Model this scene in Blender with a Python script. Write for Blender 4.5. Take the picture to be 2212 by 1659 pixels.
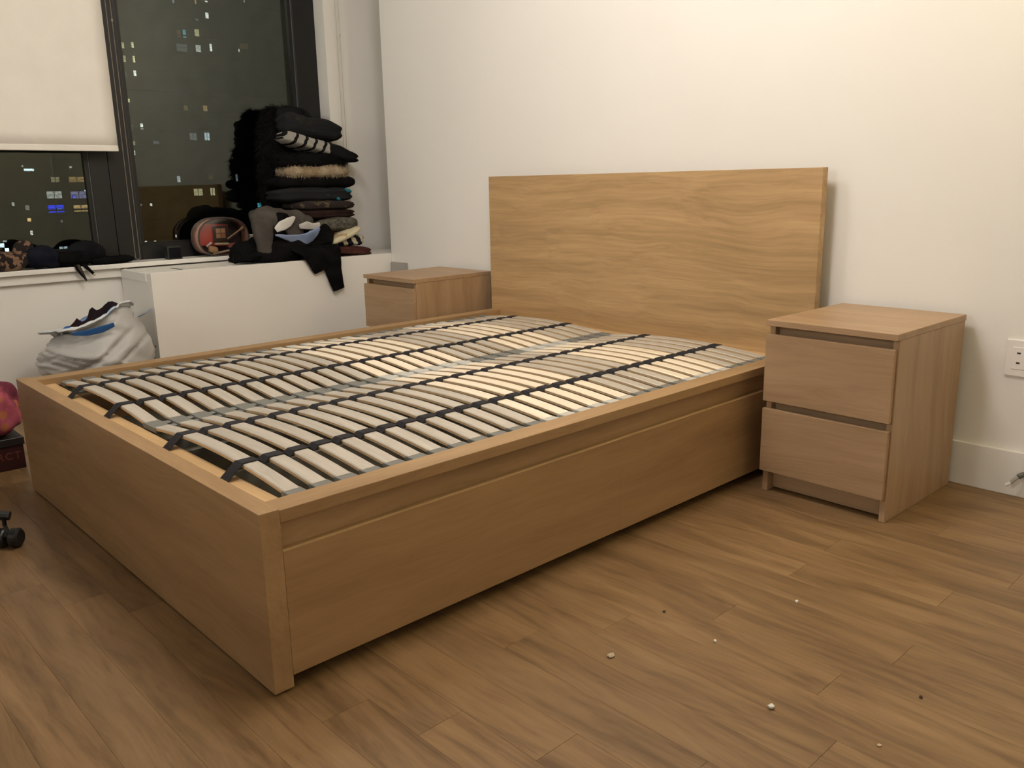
import bpy, bmesh, math, random
from mathutils import Vector, Matrix, noise
random.seed(7)
for o in list(bpy.data.objects): bpy.data.objects.remove(o)
SC = bpy.context.scene
COL = SC.collection
PI = math.pi

# ------------------------------------------------------------------ camera, world, lights, exposure
cam_d = bpy.data.cameras.new('camera'); cam = bpy.data.objects.new('camera', cam_d); COL.objects.link(cam)
cam_d.sensor_fit = 'HORIZONTAL'; cam_d.sensor_width = 36.0
cam_d.lens = 1827.08 / 2212 * 36.0
cam_d.clip_end = 600; cam_d.clip_start = 0.02
R0 = Vector((0.68616802, 0.72721545, -0.01819725)); U0 = Vector((-0.15536271, 0.17093976, 0.97295531)); F0 = Vector((-0.71065877, 0.66478364, -0.23027556))
CP = Vector((1.39158751, -0.655667847, 0.966286956))
cam.matrix_world = Matrix(((R0.x, U0.x, -F0.x, CP.x), (R0.y, U0.y, -F0.y, CP.y), (R0.z, U0.z, -F0.z, CP.z), (0, 0, 0, 1)))
SC.camera = cam

w = bpy.data.worlds.new('night'); SC.world = w; w.use_nodes = True
w.node_tree.nodes['Background'].inputs[0].default_value = (0.55, 0.60, 0.62, 1)
w.node_tree.nodes['Background'].inputs[1].default_value = 0.012

SC.view_settings.view_transform = 'Standard'; SC.view_settings.look = 'None'
SC.view_settings.gamma = 1.0; SC.view_settings.use_curve_mapping = False
SC.view_settings.exposure = 0.0

def light(name, kind, loc, energy, color, size=0.3, aim=None, shape='DISK', spread=None):
    d = bpy.data.lights.new(name, kind); o = bpy.data.objects.new(name, d); COL.objects.link(o)
    d.energy = energy; d.color = color; o.location = loc
    if kind == 'AREA':
        d.shape = shape; d.size = size
        if spread: d.spread = spread
    else: d.shadow_soft_size = size
    if aim is not None: o.rotation_euler = (Vector(aim) - Vector(loc)).to_track_quat('-Z', 'Y').to_euler()
    return o
# the bulbs: flush ceiling lamp in the living end of the room behind the camera, one above the bed,
# an added fill for the window side, and the floor lamp by the head wall, outside the frame to the right
light('living_lamp_light', 'POINT', (-0.55, -4.35, 2.33), 120, (0.98, 1.0, 0.96), 0.20)
light('bed_lamp_light', 'POINT', (-0.15, 0.80, 2.33), 46, (1.0, 0.92, 0.88), 0.18)
light('window_fill_light', 'POINT', (-1.10, 0.60, 2.33), 25, (1.0, 0.94, 0.83), 0.18)  # unseen fill, added to brighten the blind and the window wall
light('floor_lamp_light', 'POINT', (1.12, 1.78, 2.08), 14, (1.0, 0.83, 0.30), 0.10)

# ------------------------------------------------------------------ helpers
def link(o): COL.objects.link(o); return o
def thing(name, label, cat, loc=(0, 0, 0), rz=0.0, group=None):
    o = bpy.data.objects.new(name, None); link(o); o.location = loc; o.rotation_euler = (0, 0, rz); o.empty_display_size = 0.05
    o['label'] = label; o['category'] = cat
    if group: o['group'] = group
    return o
def tag(o, label, cat, group=None, kind=None):
    o['label'] = label; o['category'] = cat
    if group: o['group'] = group
    if kind: o['kind'] = kind
    return o
def mesh_of(bm, name, smooth=False):
    me = bpy.data.meshes.new(name)
    bmesh.ops.recalc_face_normals(bm, faces=bm.faces[:])
    bm.to_mesh(me); bm.free()
    if smooth:
        for p in me.polygons: p.use_smooth = True
    return me
def obj(name, bm, mat, parent=None, smooth=False, loc=None, rot=None):
    me = bm if isinstance(bm, bpy.types.Mesh) else mesh_of(bm, name, smooth)
    o = bpy.data.objects.new(name, me)
    if mat is not None and len(me.materials) == 0: me.materials.append(mat)
    link(o)
    if parent is not None: o.parent = parent
    if loc is not None: o.location = loc
    if rot is not None: o.rotation_euler = rot
    return o
def struct(name, bm, mat, parent=None, smooth=False):
    o = obj(name, bm, mat, parent, smooth)
    if parent is None: o['kind'] = 'structure'
    return o
def add_box(bm, x0, x1, y0, y1, z0, z1, bev=0.0, seg=1):
    vs = [bm.verts.new((x, y, z)) for x in (x0, x1) for y in (y0, y1) for z in (z0, z1)]
    F = [(0, 1, 3, 2), (4, 6, 7, 5), (0, 4, 5, 1), (2, 3, 7, 6), (0, 2, 6, 4), (1, 5, 7, 3)]
    fs = [bm.faces.new([vs[i] for i in f]) for f in F]
    if bev > 0:
        es = set(e for f in fs for e in f.edges)
        bmesh.ops.bevel(bm, geom=list(es), offset=bev, segments=seg, affect='EDGES', profile=0.6)
    return bm
def box(x0, x1, y0, y1, z0, z1, bev=0.0, seg=1): return add_box(bmesh.new(), x0, x1, y0, y1, z0, z1, bev, seg)
def add_tube(bm, pts, r, n=8, close=False, caps=True):
    rings = []
    N = len(pts)
    for i, p in enumerate(pts):
        p = Vector(p)
        a = Vector(pts[i - 1] if (i > 0 or close) else pts[i]); b = Vector(pts[(i + 1) % N] if (i < N - 1 or close) else pts[i])
        t = (b - a).normalized()
        up = Vector((0, 0, 1)) if abs(t.z) < 0.95 else Vector((1, 0, 0))
        s = t.cross(up).normalized(); u = s.cross(t)
        rr = r[i] if isinstance(r, (list, tuple)) else r
        rings.append([bm.verts.new(p + (s * math.cos(2 * PI * k / n) + u * math.sin(2 * PI * k / n)) * rr) for k in range(n)])
    M = N if close else N - 1
    for i in range(M):
        A, B = rings[i], rings[(i + 1) % N]
        for k in range(n): bm.faces.new((A[k], A[(k + 1) % n], B[(k + 1) % n], B[k]))
    if caps and not close:
        bm.faces.new(rings[0][::-1]); bm.faces.new(rings[-1])
    return bm
def add_lathe(bm, prof, n=24, axis_loc=(0, 0, 0), M=None):
    rings = []
    for r, z in prof:
        ring = []
        for k in range(n):
            v = Vector((max(r, 1e-4) * math.cos(2 * PI * k / n), max(r, 1e-4) * math.sin(2 * PI * k / n), z))
            if M is not None: v = M @ v
            ring.append(bm.verts.new(v + Vector(axis_loc)))
        rings.append(ring)
    for A, B in zip(rings, rings[1:]):
        for k in range(n): bm.faces.new((A[k], A[(k + 1) % n], B[(k + 1) % n], B[k]))
    bm.faces.new(rings[0][::-1]); bm.faces.new(rings[-1])
    return bm

# ------------------------------------------------------------------ materials
def principled(name, color, rough=0.5, spec=0.5, metal=0.0, emit=None, estr=0.0, sheen=0.0):
    m = bpy.data.materials.new(name); m.use_nodes = True
    b = m.node_tree.nodes['Principled BSDF']
    b.inputs['Base Color'].default_value = (*color, 1); b.inputs['Roughness'].default_value = rough
    b.inputs['Specular IOR Level'].default_value = spec; b.inputs['Metallic'].default_value = metal
    if sheen: b.inputs['Sheen Weight'].default_value = sheen; b.inputs['Sheen Roughness'].default_value = 0.4
    if emit: b.inputs['Emission Color'].default_value = (*emit, 1); b.inputs['Emission Strength'].default_value = estr
    return m
def N(nt, t, **kw):
    n = nt.nodes.new(t)
    for k, v in kw.items():
        if k.startswith('i_'): n.inputs[k[2:].replace('_', ' ')].default_value = v
        else: setattr(n, k, v)
    return n
def ramp(nt, stops):
    r = nt.nodes.new('ShaderNodeValToRGB'); e = r.color_ramp.elements
    while len(e) < len(stops): e.new(0.5)
    for i, (p, c) in enumerate(stops): e[i].position = p; e[i].color = (*c, 1) if len(c) == 3 else c
    return r
def wood(name, axis, dark, mid, lite, rough=0.42, band=6.0, stretch=0.55, amp=0.16, fibre=0.25, bump=0.03, spec=0.4, tone=0.0, seed_scale=17.0, across_fine=120.0):
    """veneer: wavy bands that run along `axis` (object space) and fine fibres; each object gets its own piece of the pattern"""
    m = principled(name, mid, rough, spec); nt = m.node_tree; L = nt.links; b = nt.nodes['Principled BSDF']
    tc = N(nt, 'ShaderNodeTexCoord'); oi = N(nt, 'ShaderNodeObjectInfo')
    mul = N(nt, 'ShaderNodeVectorMath', operation='SCALE'); mul.inputs[0].default_value = (3.1, 7.7, 5.3)
    sc = N(nt, 'ShaderNodeMath', operation='MULTIPLY'); sc.inputs[1].default_value = seed_scale
    L.new(oi.outputs['Random'], sc.inputs[0]); L.new(sc.outputs[0], mul.inputs['Scale'])
    add = N(nt, 'ShaderNodeVectorMath', operation='ADD'); L.new(tc.outputs['Object'], add.inputs[0]); L.new(mul.outputs[0], add.inputs[1])
    s1 = [1.6, 1.6, 1.6]; s1[axis] = 0.75
    mp1 = N(nt, 'ShaderNodeMapping'); mp1.inputs['Scale'].default_value = s1; L.new(add.outputs[0], mp1.inputs[0])
    n1 = N(nt, 'ShaderNodeTexNoise', i_Scale=1.7, i_Detail=2.5, i_Roughness=0.5); L.new(mp1.outputs[0], n1.inputs['Vector'])
    sub = N(nt, 'ShaderNodeVectorMath', operation='SUBTRACT'); sub.inputs[1].default_value = (0.5, 0.5, 0.5); L.new(n1.outputs['Color'], sub.inputs[0])
    scl = N(nt, 'ShaderNodeVectorMath', operation='SCALE'); scl.inputs['Scale'].default_value = amp; L.new(sub.outputs[0], scl.inputs[0])
    ad2 = N(nt, 'ShaderNodeVectorMath', operation='ADD'); L.new(add.outputs[0], ad2.inputs[0]); L.new(scl.outputs[0], ad2.inputs[1])
    s2 = [band, band, band]; s2[axis] = stretch
    mp2 = N(nt, 'ShaderNodeMapping'); mp2.inputs['Scale'].default_value = s2; L.new(ad2.outputs[0], mp2.inputs[0])
    n2 = N(nt, 'ShaderNodeTexNoise', i_Scale=2.2, i_Detail=6.0, i_Roughness=0.62); L.new(mp2.outputs[0], n2.inputs['Vector'])
    r = ramp(nt, [(0.30, dark), (0.5, mid), (0.70, lite)]); L.new(n2.outputs['Fac'], r.inputs[0])
    s3 = [across_fine, across_fine, across_fine]; s3[axis] = 2.4
    mp3 = N(nt, 'ShaderNodeMapping'); mp3.inputs['Scale'].default_value = s3; L.new(ad2.outputs[0], mp3.inputs[0])
    n3 = N(nt, 'ShaderNodeTexNoise', i_Scale=1.0, i_Detail=3.0, i_Roughness=0.6); L.new(mp3.outputs[0], n3.inputs['Vector'])
    r3 = ramp(nt, [(0.32, (0.66, 0.63, 0.60)), (0.55, (1.0, 1.0, 1.0)), (0.75, (1.12, 1.10, 1.08))]); L.new(n3.outputs['Fac'], r3.inputs[0])
    mx = N(nt, 'ShaderNodeMix', data_type='RGBA', blend_type='MULTIPLY'); mx.inputs['Factor'].default_value = fibre
    L.new(r.outputs[0], mx.inputs['A']); L.new(r3.outputs[0], mx.inputs['B'])
    out = mx.outputs['Result']
    if tone > 0:
        tm = N(nt, 'ShaderNodeMapRange'); tm.inputs['To Min'].default_value = 1 - tone; tm.inputs['To Max'].default_value = 1 + tone
        L.new(oi.outputs['Random'], tm.inputs['Value'])
        m2 = N(nt, 'ShaderNodeVectorMath', operation='SCALE'); L.new(out, m2.inputs[0]); L.new(tm.outputs[0], m2.inputs['Scale']); out = m2.outputs[0]
    L.new(out, b.inputs['Base Color'])
    bp = N(nt, 'ShaderNodeBump'); bp.inputs['Strength'].default_value = bump; bp.inputs['Distance'].default_value = 0.002
    L.new(n3.outputs['Fac'], bp.inputs['Height']); L.new(bp.outputs[0], b.inputs['Normal'])
    return m
def noisy(name, c0, c1, scale, rough=0.6, bump=0.0, bscale=None, spec=0.3, detail=4, lo=0.35, hi=0.65, sheen=0.0):
    m = principled(name, c0, rough, spec, sheen=sheen); nt = m.node_tree; L = nt.links; b = nt.nodes['Principled BSDF']
    tc = N(nt, 'ShaderNodeTexCoord'); n = N(nt, 'ShaderNodeTexNoise', i_Scale=scale, i_Detail=detail); L.new(tc.outputs['Object'], n.inputs['Vector'])
    r = ramp(nt, [(lo, c0), (hi, c1)]); L.new(n.outputs['Fac'], r.inputs[0]); L.new(r.outputs[0], b.inputs['Base Color'])
    if bump:
        n2 = N(nt, 'ShaderNodeTexNoise', i_Scale=bscale or scale * 4, i_Detail=3); L.new(tc.outputs['Object'], n2.inputs['Vector'])
        bp = N(nt, 'ShaderNodeBump'); bp.inputs['Strength'].default_value = bump; bp.inputs['Distance'].default_value = 0.004
        L.new(n2.outputs['Fac'], bp.inputs['Height']); L.new(bp.outputs[0], b.inputs['Normal'])
    return m
OAKD, OAKM, OAKL = (0.285, 0.175, 0.084), (0.355, 0.222, 0.110), (0.415, 0.265, 0.134)
oak_x = wood('oak_veneer_x', 0, OAKD, OAKM, OAKL)
oak_y = wood('oak_veneer_y', 1, OAKD, OAKM, OAKL)
drawer_oak = wood('drawer_veneer', 1, (0.275, 0.163, 0.077), (0.345, 0.210, 0.102), (0.40, 0.250, 0.126), seed_scale=0.0, band=5.0, stretch=0.4)
highlight_oak = wood('oak_edge_highlight', 1, (0.50, 0.34, 0.18), (0.56, 0.39, 0.21), (0.62, 0.44, 0.25), seed_scale=0.0)  # paler oak, a highlight put into the colour
oak_z = wood('oak_veneer_z', 2, OAKD, OAKM, OAKL)
head_oak = wood('headboard_veneer', 0, (0.325, 0.205, 0.095), (0.45, 0.288, 0.138), (0.545, 0.355, 0.175), band=8.0, stretch=0.36, amp=0.14, fibre=0.42)
PND, PNM, PNL = (0.31, 0.195, 0.104), (0.38, 0.245, 0.138), (0.425, 0.282, 0.163)
ns_x = wood('nightstand_veneer_x', 0, PND, PNM, PNL, band=7, stretch=0.5, fibre=0.3)
ns_y = wood('nightstand_veneer_y', 1, PND, PNM, PNL, band=7, stretch=0.5, fibre=0.2)
ns_z = wood('nightstand_veneer_z', 2, PND, PNM, PNL, band=7, stretch=0.4, fibre=0.2)
floor_wood = wood('floor_plank_oak', 0, (0.152, 0.087, 0.038), (0.232, 0.137, 0.061), (0.292, 0.180, 0.085), rough=0.42, band=10.0, stretch=1.15, amp=0.16, fibre=0.45, tone=0.10, spec=0.35, across_fine=90)
# darker smoky streaks and small knots on the floor boards
nt = floor_wood.node_tree; b = nt.nodes['Principled BSDF']; src = b.inputs['Base Color'].links[0].from_socket
tc = N(nt, 'ShaderNodeTexCoord'); oi = N(nt, 'ShaderNodeObjectInfo'); cmb = N(nt, 'ShaderNodeVectorMath', operation='SCALE'); cmb.inputs[0].default_value = (11.0, 5.0, 3.0); nt.links.new(oi.outputs['Random'], cmb.inputs['Scale'])
ad = N(nt, 'ShaderNodeVectorMath', operation='ADD'); nt.links.new(tc.outputs['Object'], ad.inputs[0]); nt.links.new(cmb.outputs[0], ad.inputs[1])
mp = N(nt, 'ShaderNodeMapping'); mp.inputs['Scale'].default_value = (2.2, 15.0, 1.0); nt.links.new(ad.outputs[0], mp.inputs[0])
n1 = N(nt, 'ShaderNodeTexNoise', i_Scale=1.0, i_Detail=4.0, i_Roughness=0.65, i_Distortion=0.8); nt.links.new(mp.outputs[0], n1.inputs['Vector'])
r1 = ramp(nt, [(0.56, (1, 1, 1)), (0.66, (0.80, 0.77, 0.75)), (0.78, (0.55, 0.51, 0.48))]); nt.links.new(n1.outputs['Fac'], r1.inputs[0])
mp2 = N(nt, 'ShaderNodeMapping'); mp2.inputs['Scale'].default_value = (3.0, 9.0, 1.0); nt.links.new(ad.outputs[0], mp2.inputs[0])
vo = N(nt, 'ShaderNodeTexVoronoi', i_Scale=0.9); nt.links.new(mp2.outputs[0], vo.inputs['Vector'])
r2 = ramp(nt, [(0.0, (0.45, 0.38, 0.32)), (0.07, (0.72, 0.66, 0.62)), (0.15, (1, 1, 1))]); nt.links.new(vo.outputs['Distance'], r2.inputs[0])
m1 = N(nt, 'ShaderNodeMix', data_type='RGBA', blend_type='MULTIPLY'); m1.inputs['Factor'].default_value = 0.9; nt.links.new(src, m1.inputs['A']); nt.links.new(r1.outputs[0], m1.inputs['B'])
m2 = N(nt, 'ShaderNodeMix', data_type='RGBA', blend_type='MULTIPLY'); m2.inputs['Factor'].default_value = 0.6; nt.links.new(m1.outputs['Result'], m2.inputs['A']); nt.links.new(r2.outputs[0], m2.inputs['B'])
gain = N(nt, 'ShaderNodeVectorMath', operation='SCALE'); gain.inputs['Scale'].default_value = 0.98; nt.links.new(m2.outputs['Result'], gain.inputs[0]); nt.links.new(gain.outputs[0], b.inputs['Base Color'])
pine = wood('raw_pine', 0, (0.50, 0.32, 0.155), (0.58, 0.385, 0.19), (0.64, 0.44, 0.23), rough=0.6, band=8)
slat_beige = wood('slat_beige_veneer', 0, (0.43, 0.385, 0.33), (0.505, 0.46, 0.40), (0.55, 0.505, 0.44), rough=0.33, band=12, fibre=0.3, spec=0.5)
slat_birch = wood('slat_birch_veneer', 0, (0.80, 0.68, 0.52), (0.86, 0.75, 0.60), (0.90, 0.80, 0.66), rough=0.35, band=12, fibre=0.15, spec=0.5)
slat_edge = principled('slat_edge_ply', (0.60, 0.42, 0.24), 0.6)
cap_dark = principled('cap_grey_rubber', (0.17, 0.17, 0.155), 0.55)
cap_light = principled('cap_light_grey_rubber', (0.50, 0.49, 0.45), 0.55)
beam_grey = principled('slat_beam_grey', (0.25, 0.25, 0.22), 0.5)
strap_mat = noisy('black_webbing', (0.012, 0.011, 0.014), (0.022, 0.02, 0.024), 300, 0.75, 0.3, 500)
box_grey = principled('storage_box_grey', (0.23, 0.21, 0.175), 0.7)
wall_mat = noisy('wall_paint', (0.80, 0.775, 0.735), (0.815, 0.79, 0.75), 2.0, 0.62, 0.05, 260, 0.25)
ceil_mat = principled('ceiling_paint', (0.86, 0.84, 0.80), 0.8)
trim_mat = principled('trim_white', (0.80, 0.78, 0.74), 0.42)
cover_mat = noisy('heater_cover_paint', (0.80, 0.775, 0.735), (0.82, 0.795, 0.75), 3, 0.45, 0.02, 200)
frame_mat = principled('black_aluminium', (0.0105, 0.0105, 0.011), 0.42, 0.35)
gasket_mat = principled('window_bead_grey', (0.10, 0.10, 0.10), 0.35, 0.6)
blind_mat = noisy('roller_blind_fabric', (0.80, 0.76, 0.70), (0.84, 0.80, 0.74), 6, 0.85, 0.15, 900, 0.15)
chain_mat = principled('bead_chain', (0.22, 0.19, 0.16), 0.4, 0.5, 0.2)
chain_light = principled('bead_chain_light', (0.50, 0.46, 0.40), 0.5)

def glass_mat(name):
    m = bpy.data.materials.new(name); m.use_nodes = True; nt = m.node_tree; nt.nodes.clear(); L = nt.links
    o = N(nt, 'ShaderNodeOutputMaterial'); mix = N(nt, 'ShaderNodeMixShader')
    t = N(nt, 'ShaderNodeBsdfTransparent'); t.inputs[0].default_value = (0.86, 0.92, 0.90, 1)
    g = N(nt, 'ShaderNodeBsdfGlossy'); g.inputs['Color'].default_value = (0.97, 1.0, 0.90, 1); g.inputs['Roughness'].default_value = 0.0
    f = N(nt, 'ShaderNodeFresnel'); f.inputs['IOR'].default_value = 1.49
    L.new(f.outputs[0], mix.inputs[0]); L.new(t.outputs[0], mix.inputs[1]); L.new(g.outputs[0], mix.inputs[2]); L.new(mix.outputs[0], o.inputs[0])
    return m
glass = glass_mat('window_glass')

# ------------------------------------------------------------------ the setting
HW = 2.16            # head wall plane (y)
XW = -2.99           # window wall plane (x)
XE = -2.597          # where the head wall ends and the window niche begins
XR, YB, ZC = 2.45, -5.6, 2.62
PW = 0.1035
fl = struct('floor', box(-3.3, XR + 0.2, YB - 0.2, 2.75, -0.10, -0.006), principled('floor_underlay', (0.05, 0.035, 0.02), 0.9))
# floor boards: each one a part of the floor
rows = []
y = 0.956 - 0.1035 * 33
pl_i = 0
plank_meshes = {}
def plank_mesh(Ln):
    k = round(Ln, 3)
    if k not in plank_meshes:
        me = mesh_of(box(-Ln / 2, Ln / 2, -PW / 2 + 0.0001, PW / 2 - 0.0001, -0.006, 0.0, 0.0004), 'plank'); me.materials.append(floor_wood); plank_meshes[k] = me
    return plank_meshes[k]
fixed = {0.852: 0.428, 0.956: 0.788, 0.231: 0.487, 0.335: 0.694, 0.024: 0.131, 0.128: 0.288, -0.0795: -0.56}
rnd = random.Random(3)
r = 0
while y < 2.7:
    near = y > -1.45
    Ln = 1.22
    joint = None
    for k, v in fixed.items():
        if abs(k - y) < 0.02: joint = v
    if joint is None: joint = rnd.uniform(-1, 1)
    x = joint
    while x > -3.25: x -= Ln
    while x < XR + 0.1:
        if near:
            obj('plank', plank_mesh(Ln - 0.0004), None, fl, loc=(x + Ln / 2, y + PW / 2, 0))
        x += Ln
    y += PW; r += 1
bm = bmesh.new()
yy = 0.956 - 0.1035 * 24
while yy > YB - 0.2:
    x = rnd.uniform(-3.3 - 1.2, -3.3)
    while x < XR + 0.1:
        add_box(bm, x + 0.0004, x + 1.2196, yy - PW + 0.0004, yy - 0.0004, -0.006, 0.0); x += 1.22
    yy -= PW
fo = obj('floorboards', bm, floor_wood, fl); fo['kind'] = 'stuff'

struct('wall_head', box(XE, XR + 0.2, HW, HW + 0.55, 0, ZC), wall_mat)
struct('wall_niche', box(XW - 0.25, XE, 2.55, 2.75, 0, ZC), wall_mat)
struct('wall_right', box(XR, XR + 0.15, YB - 0.2, HW, 0, ZC), wall_mat)
struct('wall_back', box(-3.3, XR + 0.2, YB - 0.15, YB, 0, ZC), wall_mat)
struct('ceiling', box(-3.3, XR + 0.2, YB - 0.2, 2.8, ZC, ZC + 0.1), ceil_mat)
# window wall with its opening  y -0.75..2.06, z 0.60..2.35
OY0, OY1, OZ0, OZ1 = -0.78, 2.06, 0.60, 2.36
bm = bmesh.new()
add_box(bm, XW - 0.25, XW, YB - 0.15, OY0, 0, ZC); add_box(bm, XW - 0.25, XW, OY1, 2.55, 0, ZC)
add_box(bm, XW - 0.25, XW, OY0, OY1, 0, OZ0); add_box(bm, XW - 0.25, XW, OY0, OY1, OZ1, ZC)
struct('wall_window', bm, wall_mat)
struct('baseboard_head', box(XE, XR, HW - 0.013, HW, 0.0, 0.141, 0.003, 2), trim_mat)
struct('baseboard_window', box(XW, XW + 0.014, YB, 0.81, 0.0, 0.085, 0.003, 2), trim_mat)
struct('baseboard_right', box(XR - 0.013, XR, YB, HW - 0.013, 0.0, 0.141, 0.003, 2), trim_mat)
# sill board with a lip, moulding below it
struct('trim_1', box(XW - 0.11, XW + 0.045, OY0 - 0.05, 2.06, 0.600, 0.622, 0.003, 2), trim_mat)
struct('trim_2', box(XW, XW + 0.022, OY0 - 0.05, 0.806, 0.556, 0.600, 0.004, 2), trim_mat)

# window frames
FX0, FX1 = XW - 0.16, XW - 0.10
def window(name, y0, y1, z0, z1, gy0, gy1, gz0, gz1):
    bm = bmesh.new()
    add_box(bm, FX0, FX1, y0, gy0, z0, z1, 0.002); add_box(bm, FX0, FX1, gy1, y1, z0, z1, 0.002)
    add_box(bm, FX0, FX1, gy0, gy1, z0, gz0, 0.002); add_box(bm, FX0, FX1, gy0, gy1, gz1, z1, 0.002)
    wd = struct(name, bm, frame_mat)
    bm = bmesh.new(); b = 0.006; gx0, gx1 = FX0 + 0.02, FX1 - 0.012
    # inner step of the sash and its thin bead
    s = 0.022
    add_box(bm, gx0, gx1, gy0 - 0.001, gy0 + s, gz0, gz1); add_box(bm, gx0, gx1, gy1 - s, gy1 + 0.001, gz0, gz1)
    add_box(bm, gx0, gx1, gy0 + s, gy1 - s, gz0 - 0.001, gz0 + s * 0.4); add_box(bm, gx0, gx1, gy0 + s, gy1 - s, gz1 - s, gz1)
    obj('sash', bm, frame_mat, wd)
    bm = bmesh.new(); add_box(bm, gx1 - 0.003, gx1 + 0.004, gy1 - 0.004, gy1, gz0, gz1); add_box(bm, gx1 - 0.003, gx1 + 0.004, gy0, gy0 + 0.003, gz0, gz1)
    obj('bead', bm, gasket_mat, wd)
    obj('pane', box(gx0 + 0.010, gx0 + 0.014, gy0 + 0.002, gy1 - 0.002, gz0, gz1), glass, wd)
    return wd
window('window_1', OY0, 0.848, 0.622, OZ1, OY0 + 0.09, 0.762, 0.690, OZ1 - 0.08)
window('window_2', 0.850, OY1, 0.622, OZ1, 0.962, 1.922, 0.700, OZ1 - 0.08)

# heater cover under the window
hc = thing('heater_cover', 'long white box shaped heater cover under the right window', 'heater cover', (-2.80, 1.65, 0))
Y0c = 0.81
obj('front_panel', box(0.184, 0.2005, Y0c - 1.65, 2.54 - 1.65, 0.012, 0.596, 0.002, 2), cover_mat, hc)
obj('side_panel', box(-0.188, 0.184, Y0c - 1.65, Y0c - 1.65 + 0.018, 0.012, 0.594, 0.002), cover_mat, hc)
obj('top_panel', box(-0.138, 0.184, Y0c - 1.65 + 0.018, 2.54 - 1.65, 0.578, 0.594, 0.002), cover_mat, hc)
obj('vent_slot', box(0.010, 0.130, 0.978 - 1.65, 0.992 - 1.65, 0.5935, 0.5955, 0.0005), principled('vent_dark', (0.13, 0.12, 0.11), 0.6), hc)
obj('vent_slot', box(0.094, 0.100, 0.992 - 1.65, 1.60 - 1.65, 0.5935, 0.5948, 0.0003), principled('vent_grey', (0.32, 0.30, 0.27), 0.6), hc)  # mid-grey seam line on the cover top
obj('side_trim', box(-0.186, 0.150, Y0c - 1.65 - 0.006, Y0c - 1.65, 0.552, 0.592, 0.001), cover_mat, hc)
obj('screw', add_lathe(bmesh.new(), [(0.004, 0), (0.004, 0.002), (0.002, 0.003)], 10, (0.17, Y0c - 1.65 - 0.002, 0.25), Matrix.Rotation(PI / 2, 3, 'X')), principled('screw_dark', (0.02, 0.02, 0.02), 0.4), hc)

# roller blinds with bead chains
def blind(y0, y1, zb, label, chain_y, x, chain_z, cm, dy=0.013):
    t = thing('roller_blind', label, 'blind', (x, (y0 + y1) / 2, 2.40))
    L0 = (y1 - y0) / 2
    bm = bmesh.new(); ny_, nz_ = 26, 20
    g = [[bm.verts.new((0.0015 * math.sin(i * 0.9) * (1 - j / nz_), -L0 + 2 * L0 * i / ny_, (zb - 2.40 + 0.022) * j / nz_)) for j in range(nz_ + 1)] for i in range(ny_ + 1)]
    for i in range(ny_):
        for j in range(nz_): bm.faces.new((g[i][j], g[i + 1][j], g[i + 1][j + 1], g[i][j + 1]))
    o = obj('fabric', bm, blind_mat, t, True)
    md = o.modifiers.new('s', 'SOLIDIFY'); md.thickness = 0.0012
    obj('hem_bar', box(-0.007, 0.007, -L0, L0, zb - 2.40, zb - 2.40 + 0.028, 0.005, 3), blind_mat, t)
    obj('roller', add_tube(bmesh.new(), [(-0.02, -L0 - 0.01, 0.0), (-0.02, L0 + 0.01, 0.0)], 0.024, 16), trim_mat, t)
    cy = chain_y - (y0 + y1) / 2
    bm = bmesh.new()
    n = 260; z1 = chain_z - 2.40
    path = []
    for s, yo in ((0, -dy), (1, dy)):
        for k in range(n):
            path.append((0.03, cy + yo, z1 * k / n))
    for p in path:
        bmesh.ops.create_icosphere(bm, subdivisions=1, radius=0.0024, matrix=Matrix.Translation(p))
    for yo in (-dy, dy): add_tube(bm, [(0.03, cy + yo, 0), (0.03, cy + yo, z1)], 0.0012, 5)
    add_tube(bm, [(0.03, cy - dy * math.cos(a), z1 - dy * math.sin(a)) for a in [PI * k / 8 for k in range(9)]], 0.0018, 5)
    obj('bead_chain', bm, cm, t)
    obj('chain_joiner', add_tube(bmesh.new(), [(0.03, cy + dy, z1 * 0.37), (0.03, cy + dy, z1 * 0.37 - 0.012)], 0.0045, 8), cm, t)
    return t
blind(-0.72, 0.872, 1.153, 'white roller blind half lowered over the left window', 0.893, XW - 0.005, 0.645, chain_mat, 0.011)
blind(0.92, 2.085, 2.30, 'white roller blind rolled up above the right window, only its bead chain seen', 2.125, XW + 0.006, 0.78, chain_light, 0.010)

# ------------------------------------------------------------------ lamps (outside the frame) that light the room
white_metal = principled('lamp_white', (0.75, 0.73, 0.70), 0.4)
glow = principled('lamp_diffuser', (0.8, 0.78, 0.72), 0.5, emit=(1.0, 0.86, 0.68), estr=1.0)
def ceiling_lamp(x, y, label):
    t = thing('ceiling_lamp', label, 'lamp', (x, y, ZC))
    obj('housing', add_lathe(bmesh.new(), [(0.22, 0.0), (0.22, -0.05), (0.21, -0.055)], 32), white_metal, t)
    obj('diffuser', add_lathe(bmesh.new(), [(0.21, -0.055), (0.235, -0.07), (0.235, -0.12), (0.22, -0.135)], 40), glow, t)
ceiling_lamp(-0.55, -4.35, 'round flush ceiling lamp in the living end of the room')
ceiling_lamp(-0.15, 0.80, 'round flush ceiling lamp above the right half of the bed')
ceiling_lamp(-1.10, 0.60, 'round flush ceiling lamp added above the bed to brighten the window side')
t = thing('floor_lamp', 'white floor lamp with open top drum shade by the head wall, right of the outlet', 'lamp', (1.12, 1.78, 0))
obj('base', add_lathe(bmesh.new(), [(0.14, 0.0), (0.14, 0.015), (0.03, 0.03)], 28), white_metal, t)
obj('pole', add_tube(bmesh.new(), [(0, 0, 0.02), (0, 0, 1.94)], 0.011, 12), white_metal, t)
bm = bmesh.new()
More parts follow.
